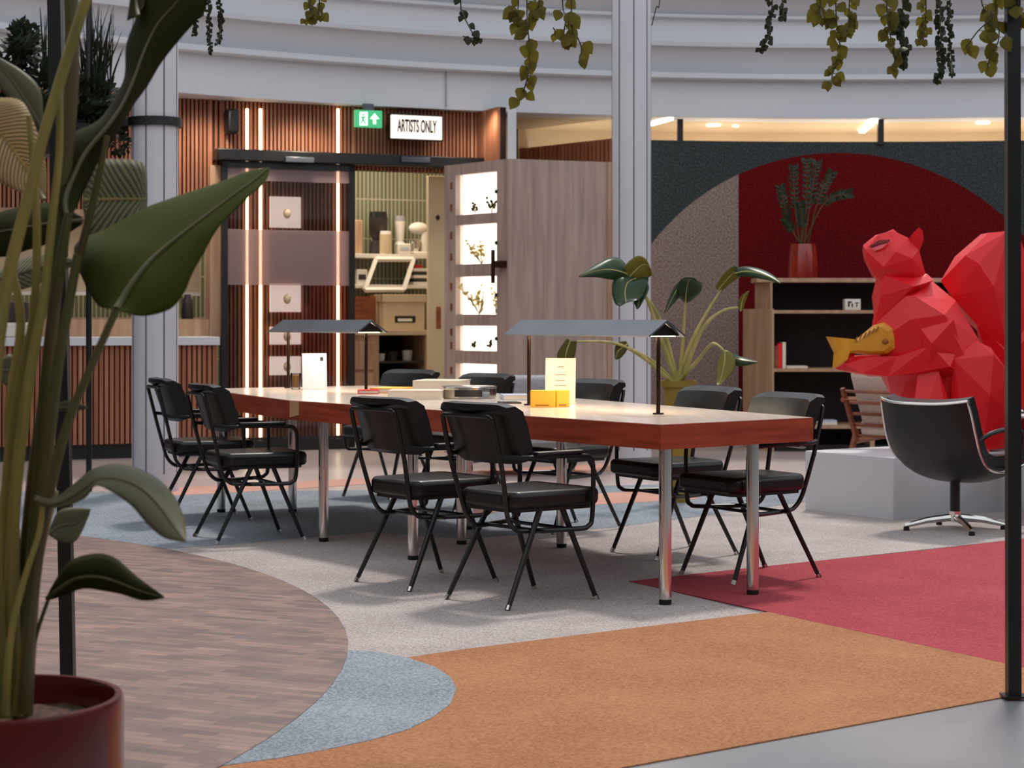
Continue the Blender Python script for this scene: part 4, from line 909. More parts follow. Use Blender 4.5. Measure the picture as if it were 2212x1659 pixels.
# ------------------------------------------------------------------ wooden easy chair with cream cushions (behind the plinth)
ex, ey = P(1965, 700, 13.4).x, 13.4
t = thing('easy_chair', 'wooden slatted easy chair with cream cushion between bookcase and squirrel', 'chair', (ex, ey, 0), yaw(.75, .66)); W = local(t)
def wb(a, b, r=.018): mb = MB(); mb.tube([W @ Vector(a), W @ Vector(b)], r, 4); return mb
for s in (-1, 1):
    x = s*.31
    wb((x, -.36, .0), (x, -.2, .4), .022).build('leg', M['cherry'], t); wb((x, .32, .0), (x, .28, .58), .022).build('leg', M['cherry'], t)
    wb((x, -.2, .33), (x, -.36, .70), .02).build('back_post', M['cherry'], t)
    wb((x, -.36, .62), (x, .33, .6), .022).build('armrest', M['cherry'], t)
    wb((x, -.22, .32), (x, .3, .36), .02).build('seat_rail', M['cherry'], t)
for i in range(5):
    f = i/4; wb((-.31, -.2-.15*f, .36+.32*f), (.31, -.2-.15*f, .36+.32*f), .012).build('back_slat', M['cherry'], t)
mb = MB(); mb.box(-.28, .28, -.22, .32, .36, .48, W); mb.build('seat_cushion', M['creamfab'], t, bevel=.04, seg=3)
mb = MB(); mb.box(-.27, .27, -.07, .07, 0, .46, W @ Matrix.Translation((0, -.13, .42)) @ Matrix.Rotation(.38, 4, 'X')); mb.build('back_cushion', M['creamfab'], t, bevel=.05, seg=3)
# second dark chair, just showing past the black post
c = F(2290, 1120); t = thing('lounge_armchair', 'dark armchair partly showing past the black post', 'chair', (c.x, c.y, 0), yaw(-.9, .2)); W = local(t)
mb = MB(); mb.box(-.3, .3, -.28, .3, .33, .43, W); mb.build('seat', M['leather'], t, bevel=.03, seg=3)
mb = MB(); mb.box(-.3, .3, -.05, .05, 0, .42, W @ Matrix.Translation((0, -.28, .38)) @ Matrix.Rotation(.25, 4, 'X')); mb.build('backrest', M['leather'], t, bevel=.03, seg=3)
for s in (-1, 1):
    mb = MB(); mb.tube([W @ Vector(q) for q in ((s*.32, -.25, 0), (s*.32, -.27, .58), (s*.32, -.2, .62), (s*.32, .2, .62), (s*.32, .28, .57), (s*.32, .28, 0))], .014, 8, sm=3); mb.build('side_frame', M['chrome'], t)
    mb = MB(); mb.box(s*.32-.025, s*.32+.025, -.18, .2, .63, .655, W); mb.build('armrest', M['cherry'], t, bevel=.006)
# pale grey armchair beyond the table
c = Vector((P(1150, 0, 14.6).x, 14.6, 0)); t = thing('upholstered_armchair', 'pale grey upholstered armchair beyond the table before the kiosk', 'chair', c, math.pi); W = local(t)
mb = MB(); mb.box(-.32, .32, -.3, .3, .12, .42, W); mb.build('seat', M['greyfab'], t, bevel=.05, seg=3)
mb = MB(); mb.box(-.34, .34, .2, .36, .12, .765, W); mb.build('backrest', M['greyfab'], t, bevel=.06, seg=3)
for s in (-1, 1):
    mb = MB(); mb.box(s*.38-.06, s*.38+.06, -.3, .34, .12, .58, W); mb.build('armrest', M['greyfab'], t, bevel=.05, seg=3)
    for e in (-1, 1): mb = MB(); mb.cyl(W @ Vector((s*.3, e*.25, 0)), W @ Vector((s*.3, e*.25, .13)), .02, 10); mb.build('leg', M['oak'], t)
# ================================================================== BOOKCASE
YF = 17.0; bx = lambda px, Y=YF: (px-CX)/FPX*Y
zs = lambda py: HC-(py-HY)/FPX*YF
t = thing('bookcase', 'low oak bookcase with dark open shelves under the leafy vase', 'bookcase', (bx(1850), 17.3, 0))
xl, xr = bx(1672), bx(2075)
yb = 17.55
mb = MB(); mb.prism([(xl-.02, YF), (xl, YF), (xl, yb), (bx(1605, yb), yb)], 0, zs(667)); mb.build('side_panel', M['oak'], t)
mb = MB(); mb.prism([(xl-.02, YF+.1), (xl, YF+.1), (xl, yb), (bx(1632, yb-.15), yb-.1)], zs(667), zs(610)); mb.build('side_panel', M['oak'], t)
mb = MB(); mb.box(xr, xr+.03, YF, yb, 0, zs(610)); mb.build('side_panel', M['oak'], t)
mb = MB(); mb.box(xl, xr, yb-.03, yb, .0, zs(604)); mb.build('dark_backing_or_shade', M['darkback'], t)  # added dark sheet imitating the shaded wall behind the open shelves
for y0, y1, fx in ((600, 609, .1), (670, 677, .0), (796, 803, 0), (918, 926, 0)):
    mb = MB(); mb.box(xl-(.14 if y0 == 600 else 0), xr, YF+fx, yb-.03, zs(y1), zs(y0)); mb.build('shelf', M['oak'], t)
mb = MB(); mb.box(bx(1880), bx(1890), YF+.01, YF+.3, 0, zs(926)); mb.build('divider', M['oak'], t)
mb = MB(); mb.box(xl, xr, YF+.03, YF+.06, 0, .06); mb.build('plinth_board', M['darkback'], t)
# on the shelves
q = Vector((bx(1845), YF+.1, zs(670))); t = thing('patterned_box', 'small white box with black pattern on the upper bookcase shelf', 'box', q)
mb = MB(); mb.box(q.x-.07, q.x+.07, q.y-.04, q.y+.08, q.z, q.z+.1); mb.build('carton', M['whiteplastic'], t, bevel=.003)
mb = MB(); [mb.box(q.x+a, q.x+b, q.y-.0425, q.y-.04, q.z+c1, q.z+d1) for a, b, c1, d1 in ((-.045, -.03, .03, .08), (-.03, -.01, .065, .08), (-.012, .0, .03, .06), (.02, .05, .06, .07), (.03, .04, .03, .055))]; mb.build('printed_pattern', M['ink'], t)
for i, (px, w, h, m_, lb) in enumerate(((1678, .03, .2, 'cherry', 'brown book upright against the bookcase side panel'), (1686, .035, .225, 'red', 'reddish book between brown and cream books'), (1695, .03, .235, 'paper', 'tall cream book standing third on the middle shelf'))):
    x = bx(px); z = zs(796); t = thing('book', lb, 'book', (x, YF+.12, z), 0, 'upright books on the middle bookcase shelf')
    mb = MB(); mb.box(x-w/2, x-w/2+.004, YF+.03, YF+.2, z, z+h); mb.box(x+w/2-.004, x+w/2, YF+.03, YF+.2, z, z+h); mb.box(x-w/2+.004, x+w/2-.004, YF+.03, YF+.035, z, z+h); mb.build('cover', M[m_], t)
    mb = MB(); mb.box(x-w/2+.0045, x+w/2-.0045, YF+.036, YF+.195, z+.003, z+h-.005); mb.build('pages', M['paper'], t)
x = bx(1722); z = zs(796); mb = MB(); mb.box(x-.09, x+.1, YF+.03, YF+.25, z, z+.022); tag(mb.build('book', M['paper'], loc=(x, YF+.14, z), bevel=.002), 'cream book lying flat on the middle bookcase shelf', 'book')
x = bx(1790); z = zs(918); t = thing('magazine_pile', 'small pile of white magazines on the lowest bookcase shelf', 'magazines', (x, YF+.15, z))
mb = MB(); mb.box(x-.09, x+.08, YF+.02, YF+.24, z, z+.022); mb.build('magazine', M['whiteplastic'], t)
mb = MB(); mb.box(x-.05, x+.08, YF+.03, YF+.24, z+.022, z+.04, Matrix.Identity(4)); mb.build('magazine', M['bluepaper'], t)
# leafy vase on the bookcase
YV = 17.3; c = Vector((bx(1735, YV), YV, zs(600))); t = thing('zz_plant', 'glossy dark leafy stems in a red ribbed vase on the bookcase', 'plant', c)
r = 31/FPX*YV; hh = 74/FPX*YV
mb = MB(); n = 48; prof = [(0, 0), (.9, 0), (1, .03), (.98, .6), (.86, 1), (.78, 1), (.8, .1), (0, .1)]
rings = [[mb.v((c.x+r*a*(1+.035*math.cos(12*2*math.pi*k/n))*math.cos(2*math.pi*k/n), c.y+r*a*(1+.035*math.cos(12*2*math.pi*k/n))*math.sin(2*math.pi*k/n), c.z+hh*b)) for k in range(n)] for a, b in prof]
for i in range(len(prof)-1):
    for k in range(n): mb.face([rings[i][k], rings[i][(k+1) % n], rings[i+1][(k+1) % n], rings[i+1][k]])
mb.build('vase', mat('vase_red', (150, 40, 24), (126, 28, 18), rough=.15, coat=.5), t)
for (tx, ty, bx_, by_, dp) in ((1686, 405, 1702, 470, -.1), (1714, 362, 1718, 450, .05), (1742, 348, 1742, 450, 0), (1764, 352, 1750, 440, .12), (1796, 374, 1765, 440, .1), (1836, 418, 1780, 440, -.05), (1697, 475, 1712, 500, -.12), (1728, 440, 1732, 490, -.12)):
    pts = [c+Vector((random.uniform(-.04, .04), random.uniform(-.04, .04), hh*.7)), P(bx_, by_, YV+dp*.5), P(tx, ty, YV+dp)]
    sp_, _ = spline(pts, [0]*3, 10); mb = MB(); mb.tube(sp_, [.007*(1-.7*i/(len(sp_)-1)) for i in range(len(sp_))], 6); st = mb.build('stem', M['stemdark'], t)
    mb = MB(); m_ = len(sp_)
    for i in range(int(m_*.5), m_):
        tg = (sp_[min(i+1, m_-1)]-sp_[i-1]).normalized()
        for s in (-1, 1):
            side = tg.cross(Vector((0, 1, 0))).normalized()*s; d = (side*.75+tg*.55+Vector((0, random.uniform(-.5, .3), 0))).normalized()*.062; w = d.cross(Vector((.2, -1, .3))).normalized()*.015
            p = sp_[i]; mb.grid([[p, p, p], [p+d*.35-w, p+d*.35+Vector((0, .005, 0)), p+d*.35+w], [p+d*.7-w*.8, p+d*.7+Vector((0, .005, 0)), p+d*.7+w*.8], [p+d, p+d, p+d]])
    mb.build('leaflets', M['zzleaf'], st)
# ================================================================== ALOCASIA in olive pot
YA = 12.3; c = P(1466, 822, YA); t = thing('potted_plant', 'large leafy plant in an olive pot behind the table', 'plant', (c.x, YA, 0))
r = 39/FPX*YA; zt_ = c.z
mb = MB(); mb.lathe([(0, 0), (r*.62, 0), (r*.86, zt_-.04), (r, zt_-.04), (r, zt_), (r*.9, zt_), (r*.85, zt_-.06), (0, zt_-.06)], (c.x, YA, 0), 32, close=False); mb.build('pot', M['olive'], t)
mb = MB(); mb.lathe([(0, zt_-.045), (r*.86, zt_-.05)], (c.x, YA, 0), 24, close=False); mb.build('soil', M['soil'], t)
base = Vector((c.x, YA, zt_-.04))
def stems(root, base, tips, m, r0, r1, jit=.03):
    for pts in tips:
        q = [base+Vector((random.uniform(-jit, jit), random.uniform(-jit, jit), 0))]+[P(*a) for a in pts]
        mb = MB(); mb.tube(q, [r0+(r1-r0)*i/(len(q)-1) for i in range(len(q))], 8, sm=6); mb.build('stem', m, root)
stems(t, base, [[(1430, 700, YA), (1368, 600, YA-.1)], [(1410, 680, YA-.1), (1385, 620, YA-.2)], [(1474, 750, YA), (1481, 650, YA)], [(1502, 720, YA), (1560, 622, YA+.05)], [(1515, 715, YA-.1), (1560, 672, YA-.15), (1600, 664, YA-.2)], [(1510, 775, YA-.15), (1540, 742, YA-.3), (1568, 762, YA-.35)], [(1412, 782, YA-.1), (1350, 746, YA-.25)], [(1400, 780, YA-.15), (1330, 742, YA-.3), (1242, 738, YA-.4)], [(1440, 760, YA), (1425, 720, YA)]], M['stempale'], .016, .006)
zc = [YA-.1]*9
def aleaf(rows, z0, z1, m, **kw): leafpart(rows, [z0+(z1-z0)*i/(len(rows)-1) for i in range(len(rows))], m, t, M['stempale'], .005, **kw)
aleaf([(1362, 592, 1366, 598, 1362, 604), (1345, 563, 1345, 588, 1335, 606), (1320, 556, 1315, 582, 1312, 603), (1285, 572, 1285, 586, 1288, 599), (1250, 597, 1250, 598, 1251, 599)], YA-.1, YA-.3, M['tealeaf'], dL=.08)
aleaf([(1352, 596, 1358, 600, 1372, 600), (1350, 575, 1372, 585, 1400, 600), (1375, 553, 1388, 572, 1410, 590), (1396, 560, 1402, 575, 1412, 596), (1408, 590, 1410, 598, 1413, 601)], YA-.12, YA-.2, M['oliveleaf'])
aleaf([(1370, 598, 1372, 602, 1378, 600), (1330, 600, 1355, 612, 1400, 600), (1322, 625, 1350, 632, 1396, 622), (1328, 655, 1352, 648, 1385, 645), (1340, 662, 1352, 655, 1362, 652)], YA-.15, YA-.35, M['tealeaf'], dL=.04)
aleaf([(1385, 600, 1388, 604, 1392, 602), (1372, 625, 1388, 628, 1402, 618), (1368, 645, 1382, 645, 1398, 635), (1375, 668, 1378, 668, 1382, 664)], YA-.2, YA-.3, M['tealeaf'])
aleaf([(1474, 650, 1481, 655, 1492, 652), (1462, 632, 1482, 636, 1505, 640), (1466, 610, 1486, 612, 1515, 628), (1480, 599, 1494, 602, 1518, 616), (1500, 600, 1508, 608, 1520, 612)], YA, YA-.25, M['tealeaf'])
aleaf([(1480, 605, 1478, 606, 1480, 612), (1462, 612, 1464, 622, 1474, 632), (1446, 640, 1452, 644, 1460, 650), (1434, 678, 1436, 678, 1438, 676)], YA, YA-.1, M['tealeaf'])
aleaf([(1545, 620, 1550, 628, 1560, 628), (1562, 592, 1572, 602, 1584, 608), (1580, 577, 1588, 585, 1600, 598), (1586, 574, 1594, 578, 1604, 588)], YA+.05, YA-.1, M['oliveleaf'])
aleaf([(1586, 580, 1588, 590, 1592, 596), (1612, 576, 1614, 586, 1612, 598), (1645, 582, 1645, 592, 1640, 602), (1672, 596, 1670, 602, 1666, 607), (1686, 612, 1686, 612, 1686, 613)], YA-.1, YA-.3, M['tealeaf'], dL=.06)
aleaf([(1596, 668, 1600, 672, 1605, 670), (1594, 655, 1602, 655, 1610, 652), (1602, 638, 1608, 638, 1616, 636), (1617, 628, 1618, 628, 1619, 629)], YA-.2, YA-.25, M['oliveleaf'])
aleaf([(1560, 758, 1566, 756, 1575, 758), (1550, 785, 1565, 782, 1588, 775), (1548, 805, 1560, 806, 1585, 800), (1548, 825, 1554, 826, 1566, 822), (1550, 833, 1551, 833, 1553, 832)], YA-.35, YA-.5, M['oliveleaf'])
aleaf([(1575, 760, 1574, 766, 1578, 778), (1592, 768, 1594, 776, 1590, 790), (1615, 774, 1616, 780, 1610, 790), (1638, 782, 1638, 782, 1638, 783)], YA-.35, YA-.4, M['tealeaf'], dL=.05)
aleaf([(1352, 737, 1356, 742, 1358, 748), (1338, 738, 1345, 750, 1352, 760), (1328, 750, 1334, 760, 1342, 772), (1328, 776, 1330, 777, 1333, 777)], YA-.25, YA-.3, M['vineleaf'])
aleaf([(1226, 730, 1232, 736, 1246, 736), (1212, 748, 1226, 752, 1244, 756), (1203, 768, 1222, 768, 1240, 772), (1212, 790, 1220, 790, 1230, 790)], YA-.4, YA-.45, M['vineleaf'])
# ================================================================== STRELITZIA in red pot (near)
YP = 4.0; pcx = (-12-CX)/FPX*YP; PHT = .39; pr = .268
pt = thing('potted_palm', 'tall broad-leaved palm in a glossy red pot on brick paving', 'plant', (pcx, YP, .008))
mb = MB(); mb.lathe([(0, .008), (pr*.9, .008), (pr*.97, .03), (pr, .1), (pr, PHT-.012), (pr-.004, PHT), (pr-.018, PHT), (pr-.022, PHT-.015), (pr-.022, PHT-.13), (0, PHT-.13)], (pcx, YP, 0), 64, close=False); mb.build('pot', M['potred'], pt)
mb = MB(); rows = []
for i in range(9):
    rr_ = (pr-.022)*i/8; rows.append([(pcx+rr_*math.cos(k*math.pi/16), YP+rr_*math.sin(k*math.pi/16), PHT-.062+.005*math.sin(i*2.1+k*1.7)) for k in range(33)])
mb.grid(rows); mb.build('soil', M['soil'], pt)
def st(pts, r, m, Z=4.0):
    q = [P(a[0], a[1], a[2] if len(a) > 2 else Z) for a in pts]; rr_ = r if isinstance(r, list) else [r]*len(q)
    mb = MB(); mb.tube(q, [v*Z/FPX for v in rr_], 10, sm=5); mb.build('stem', m, pt)
st([(205, -60), (150, 110), (95, 290), (60, 430), (22, 580), (-2, 720), (-18, 900), (-15, 1200), (5, 1550)], [12, 12, 12, 13, 14, 15, 17, 18, 20], M['stem'], 3.95)
st([(152, -60), (155, 150), (143, 350), (125, 560), (105, 800), (78, 1000), (55, 1250), (42, 1550)], [16, 16, 14, 14, 14, 16, 18, 20], M['stemdark'], 4.08)
st([(128, 200), (128, 330), (112, 480), (95, 640), (62, 830), (35, 1050), (22, 1300), (20, 1545)], [7, 8, 9, 10, 12, 13, 14, 15], M['stem'], 3.98)
st([(62, 250), (75, 400), (80, 520), (72, 680), (40, 840), (15, 1050), (8, 1300), (14, 1550)], [6, 8, 9, 9, 10, 13, 14, 15], M['stem'], 4.02)
st([(148, 460), (132, 560), (112, 700), (98, 850), (88, 1000), (70, 1250), (52, 1545)], [9, 12, 13, 14, 16, 17, 18], M['stemdark'], 4.03)
st([(168, 550), (148, 660), (125, 790), (108, 930), (85, 1120), (65, 1320), (58, 1540)], [10, 11, 12, 13, 14, 14, 14], M['stemdark'], 3.97)
st([(232, 292), (205, 420), (180, 520), (150, 640), (128, 760)], [6, 8, 9, 9, 9], M['stemdark'], 4.1)
st([(252, 668), (200, 785), (150, 905), (112, 1040), (75, 1250), (50, 1540)], [8, 9, 10, 12, 13, 14], M['stemdark'], 3.9)
st([(92, 1085), (85, 1150), (50, 1260), (22, 1390), (12, 1545)], [6, 6, 7, 8, 9], M['stem'], 3.88)
st([(118, 1060), (85, 1200), (55, 1400), (38, 1545)], [9, 10, 11, 12], M['stem'], 3.93)
st([(106, 1290), (72, 1400), (64, 1535)], [4, 5, 7], M['stemdark'], 4.0)
st([(20, 560), (45, 700), (20, 900), (30, 1100), (32, 1540)], [8, 10, 12, 12, 13], M['stem'], 4.06)
def sleaf(rows, z0, z1, m, mr=M['stemdark'], vr=.006, **kw): return leafpart(rows, [z0+(z1-z0)*i/(len(rows)-1) for i in range(len(rows))], m, pt, mr, vr, **kw)
sleaf([(246, 668, 251, 668, 258, 672), (212, 660, 262, 650, 308, 683), (184, 615, 285, 612, 367, 668), (162, 560, 310, 580, 398, 632), (168, 522, 335, 553, 416, 590), (236, 490, 375, 520, 441, 545), (310, 450, 420, 485, 469, 495), (390, 421, 470, 447, 506, 455), (470, 395, 520, 410, 544, 418), (530, 371, 555, 384, 574, 392), (580, 361, 581, 362, 583, 364)], 3.9, 4.12, M['bigleaf'], vr=.008, dL=.24, dR=-.03, across=6)
sleaf([(140, 470, 146, 472, 153, 470), (113, 425, 142, 432, 166, 445), (118, 370, 160, 380, 187, 400), (140, 300, 186, 330, 216, 342), (212, 262, 235, 270, 258, 278), (248, 212, 265, 225, 285, 230), (270, 165, 290, 170, 318, 185), (274, 95, 312, 110, 348, 135), (296, 30, 342, 50, 392, 80), (285, -25, 385, 0, 445, 15), (380, -70, 420, -70, 455, -60)], 4.03, 4.25, M['darkleaf'], dL=.06, dR=.05)
sleaf([(275, 45, 300, 35, 308, 20), (280, 10, 295, 5, 315, -5), (285, -40, 300, -45, 320, -50)], 4.2, 4.25, M['darkleaf'])
sleaf([(74, 1070, 78, 1078, 82, 1090), (115, 1078, 120, 1088, 125, 1097), (160, 1046, 170, 1065, 182, 1078), (205, 1012, 215, 1036, 206, 1050), (265, 1004, 270, 1038, 240, 1062), (330, 1028, 315, 1062, 285, 1094), (376, 1072, 350, 1100, 318, 1132), (398, 1125, 378, 1140, 355, 1162), (402, 1171, 402, 1171, 401, 1172)], 3.88, 3.7, M['greyleaf'], dL=.08, dR=-.02)
sleaf([(101, 1290, 103, 1293, 106, 1296), (120, 1255, 125, 1275, 131, 1289), (150, 1214, 165, 1250, 180, 1271), (200, 1197, 212, 1246, 226, 1276), (246, 1204, 256, 1258, 266, 1284), (296, 1246, 302, 1276, 311, 1297), (354, 1288, 355, 1290, 354, 1292)], 4.0, 3.85, M['darkleaf'], dL=.05)
sleaf([(106, 1146, 105, 1152, 108, 1158), (125, 1105, 130, 1135, 136, 1172), (160, 1096, 164, 1130, 166, 1166), (196, 1100, 194, 1106, 192, 1112)], 4.25, 4.3, M['greyleaf'])
sleaf([(90, 432, 96, 432, 101, 428), (20, 405, 70, 382, 98, 350), (-40, 360, 28, 322, 72, 262), (-80, 310, -15, 270, 40, 215), (-90, 220, -60, 225, -30, 215)], 4.15, 4.3, M['backlitleaf'], M['stem'])
sleaf([(82, 272, 90, 272, 94, 262), (36, 228, 60, 222, 88, 196), (2, 192, 22, 168, 52, 156), (-30, 140, -20, 130, -10, 120)], 4.3, 4.35, M['greyleaf'])
sleaf([(178, 440, 180, 432, 180, 424), (196, 505, 205, 432, 204, 352), (250, 512, 252, 430, 252, 344), (300, 492, 304, 430, 308, 352), (316, 450, 318, 428, 317, 400)], 4.4, 4.45, M['ribgrey'], M['stem'])
sleaf([(124, 884, 120, 882, 124, 870), (150, 890, 152, 880, 155, 866), (190, 882, 191, 881, 190, 879)], 4.2, 4.2, M['greyleaf'])
sleaf([(-10, 790, -8, 800, -6, 815), (20, 765, 22, 800, 20, 835), (55, 790, 56, 800, 54, 812)], 4.2, 4.25, M['greyleaf'])
sleaf([(178, 470, 180, 476, 178, 484), (120, 440, 122, 480, 120, 520), (60, 445, 62, 490, 60, 540), (0, 460, 2, 500, 0, 555), (-50, 490, -52, 505, -50, 530)], 4.5, 4.55, M['darkleaf'], dL=.06)
sleaf([(158, 560, 160, 566, 158, 574), (110, 548, 112, 572, 110, 600), (60, 556, 62, 585, 60, 622), (10, 580, 12, 600, 10, 630), (-20, 600, -22, 606, -20, 616)], 4.5, 4.5, M['ribgrey'], dL=.05)
# ================================================================== PERGOLA POSTS, BEAM, HANGING VINES
YB = 5.93
def post(pxt, pxb, label):
    a, b = P(pxb, 1510, YB), P(pxt, 0, YB); d = b-a; e = a+d*((2.46-a.z)/d.z); a.z = .008
    t = thing('steel_post', label, 'post', (a.x, YB, a.z)); w = .0205
    mb = MB(); lo = [mb.v((a.x+sx*w, YB+sy*w, a.z)) for sx, sy in ((-1, -1), (1, -1), (1, 1), (-1, 1))]; hi = [mb.v((e.x+sx*w, YB+sy*w, 2.46)) for sx, sy in ((-1, -1), (1, -1), (1, 1), (-1, 1))]
    mb.face(lo); mb.face(hi)
    for i in range(4): mb.face([lo[i], lo[(i+1) % 4], hi[(i+1) % 4], hi[i]])
    mb.build('shaft', M['blackmetal'], t, flat=True)
    mb = MB(); mb.box(a.x-.035, a.x+.035, YB-.035, YB+.035, a.z, a.z+.006); mb.build('base_plate', M['blackmetal'], t)
post(119, 148, 'black steel post standing behind the red plant pot'); post(2187, 2189, 'black steel post in front of the squirrel sculpture')
t = thing('hanging_grid', 'black overhead bar carrying the trailing vines', 'rack', (.1, YB, 2.46))
mb = MB(); mb.box(-1.5, 1.66, YB-.021, YB+.021, 2.46, 2.5); mb.build('bar', M['blackmetal'], t)
mb = MB(); mb.box(-1.35, 1.55, YB-.1, YB+.1, 2.5, 2.6); mb.build('trough', M['blackmetal'], t)
mb = MB(); p = P(192, 640, 12.95); a = F(192, 1063); mb.cyl((a.x, a.y, 0), (a.x, a.y, 3.5), .02, 10); tag(mb.build('slim_pole', M['blackmetal'], loc=(a.x, a.y, 0)), 'slim black pole before the slatted serving counter', 'pole')
def vine(pts, size, m, label, dens=1.0, droop=.7, twig=False, Y=YB):
    top = P(pts[0][0], -10, Y); t = thing('hanging_vine', label, 'vine', (top.x, Y, 2.44), 0, 'trailing vines on the overhead bar')
    q = [Vector((top.x, Y+random.uniform(-.06, .06), 2.44))]+[P(x, y, Y+random.uniform(-.05, .05)) for x, y in pts]
    sp_, _ = spline(q, [0]*len(q), 8); mb = MB(); mb.tube(sp_, .0022 if not twig else .0016, 5); mb.build('stem', M['vinestem'], t)
    if twig: return
    mb = MB(); L = sum((sp_[i+1]-sp_[i]).length for i in range(len(sp_)-1)); n = int(L/size*1.5*dens)
    for i in range(n):
        f = (i+.5)/n*(len(sp_)-1); k = int(f); p = sp_[k].lerp(sp_[min(k+1, len(sp_)-1)], f-k); az = random.uniform(0, 6.28)
        sz = size*random.uniform(.75, 1.15)*(1-.25*i/n)
        out = Vector((math.cos(az), .6*math.sin(az), 0)); d = (out*(1-droop)+Vector((0, 0, -droop))+Vector((random.uniform(-.3, .3), random.uniform(-.3, .3), random.uniform(-.1, .3)))).normalized()
        w = d.cross(Vector((math.sin(az)*.5, -1, random.uniform(-.5, .5)))).normalized(); nr = d.cross(w)
        b = p+out*sz*.35; rows = []
        for s, ww in ((0, .12), (.12, .40), (.35, .47), (.65, .33), (.85, .15), (1.0, .01)):
            cpt = b+d*sz*s; rows.append([cpt-w*sz*ww+nr*sz*.07, cpt, cpt+w*sz*ww+nr*sz*.07])
        mb.grid(rows)
        if sz > .03: mb.tube([p, b], .0012, 4)
    mb.build('leaves', m, t)
VL, VD = M['vineleaf'], M['vinedark']
vine([(450, 0), (452, 60), (455, 115)], .014, VD, 'fine-leaved dark vine string left of the pale fascia seam', 1.6)
vine([(475, 0), (478, 50), (470, 95)], .014, VD, 'shorter fine-leaved vine string next to its darker twin', 1.6)
vine([(440, 0), (425, 40), (420, 75)], .013, VD, 'third fine vine string closest to the curling palm leaf', 1.5)
vine([(670, 0), (672, 30), (660, 42)], .032, VL, 'short vine tuft above the slatted wall light strips', 1.5)
vine([(690, 0), (692, 35)], .032, VL, 'small vine tuft hugging the short tuft over the door', 1.2)
vine([(995, 0), (1000, 30), (1020, 70), (1030, 85), (1000, 78)], .03, VD, 'sparse crooked vine next to the heart-leaved vine', .55)
vine([(975, 90), (985, 78)], .04, VL, 'single olive leaf tip on the crooked sparse vine', .6) if False else None
vine([(1138, 0), (1140, 60), (1145, 120), (1140, 165), (1125, 215)], .05, VL, 'longest heart-leaved vine hanging beside the white column', 1.15)
vine([(1120, 0), (1118, 25), (1125, 60)], .045, VL, 'short heart-leaved vine bunched against the longest vine', 1.1)
vine([(1165, 0), (1160, 15)], .045, VL, 'leafy stub of vine over the longest heart-leaved vine', 1.2)
vine([(1215, 0), (1222, 40), (1212, 85), (1195, 60)], .05, VL, 'heart-leaved vine with round leaves near the white column', .9)
vine([(1235, 50), (1245, 75), (1256, 105), (1250, 135)], .055, VL, 'sparse outer heart-leaved vine closest to the white column', .5)
vine([(1425, 0), (1418, 15), (1408, 55)], .03, VD, 'bare thin twig hanging just past the white column', twig=True)
vine([(1668, 0), (1665, 45), (1658, 85), (1640, 108)], .022, VD, 'fine dark vine ending in a bent bare tip', 1.5)
vine([(1690, 0), (1692, 40)], .02, VD, 'short fine vine beside the bent-tip vine', 1.3)
vine([(1772, 0), (1778, 40)], .05, VL, 'short broad olive vine among the long ones over the felt wall', 1.4)
vine([(1805, 0), (1808, 60), (1815, 110), (1800, 150), (1795, 180)], .042, VL, 'long olive vine over the crown of the red arch', 1.5)
vine([(1835, 0), (1832, 50), (1825, 70)], .036, VL, 'mid-length olive vine beside the long one over the red arch', 1.4)
vine([(1915, 0), (1918, 50), (1930, 110), (1935, 150)], .045, VL, 'thick long olive vine, next after the one over the arch crown', 1.9)
vine([(1950, 0), (1948, 60), (1955, 100), (1945, 140)], .034, VD, 'dark dense vine clinging to the thick olive vine', 1.8)
vine([(2000, 0), (1998, 60), (1990, 90)], .03, VL, 'olive vine filling the gap before the fine curtain strings', 1.6)
vine([(2030, 0), (2032, 80), (2035, 130), (2022, 175)], .022, VD, 'long fine dark vine string near the black post', 2.0)
vine([(2052, 0), (2050, 60), (2055, 120), (2056, 160)], .018, VD, 'fine dark vine string closest to the broad green leaves', 1.6)
vine([(2120, 0), (2145, 30), (2110, 70), (2085, 105)], .06, VL, 'broad-leaved green vine wrapping towards the black post', .8)
vine([(2150, 0), (2158, 80), (2140, 120), (2132, 150)], .055, VL, 'broad-leaved green vine just touching the black post', 1.1)
vine([(2200, 0), (2202, 30), (2198, 50)], .055, VL, 'broad-leaved vine on the far side of the black post', 1.2)
# ------------------------------------------------------------------ planter clamped to the left column
YC = 13.1; cz = P(320, 265, YC).z; cc = Vector((P(335, 0, YC).x, YC, cz))
t = thing('column_planter', 'dark planter of grasses and shrubs clamped to the white column', 'planter', cc)
mb = MB(); mb.lathe([(.16, -.03), (.185, -.03), (.185, .03), (.16, .03)], cc, 40, close=False); mb.build('clamp_ring', M['blackmetal'], t)
pc = P(175, 268, YC); mb = MB(); mb.box(pc.x, cc.x-.16, YC-.02, YC+.02, cz-.025, cz+.025); mb.build('arm_bar', M['blackmetal'], t)
mb = MB(); q = P(130, 300, YC); mb.lathe([(0, -.12), (.2, -.12), (.36, .08), (.33, .08), (.2, -.06), (0, -.06)], (q.x, YC, q.z), 32, close=False); mb.build('bowl', M['blackmetal'], t)
mb = MB()
def puff(mb, c, rad, n, sz):
    for _ in range(n):
        v = Vector((random.gauss(0, 1), random.gauss(0, 1), random.gauss(0, 1))).normalized()*random.uniform(.5, 1)
        p = c+Vector((v.x*rad[0], v.y*rad[1], v.z*rad[2])); d = (v+Vector((random.uniform(-.6, .6),)*3)).normalized()*sz*random.uniform(.7, 1.3); w = d.orthogonal().normalized()*sz*.32
        mb.grid([[p, p, p], [p+d*.45-w, p+d*.5, p+d*.45+w], [p+d, p+d, p+d]])
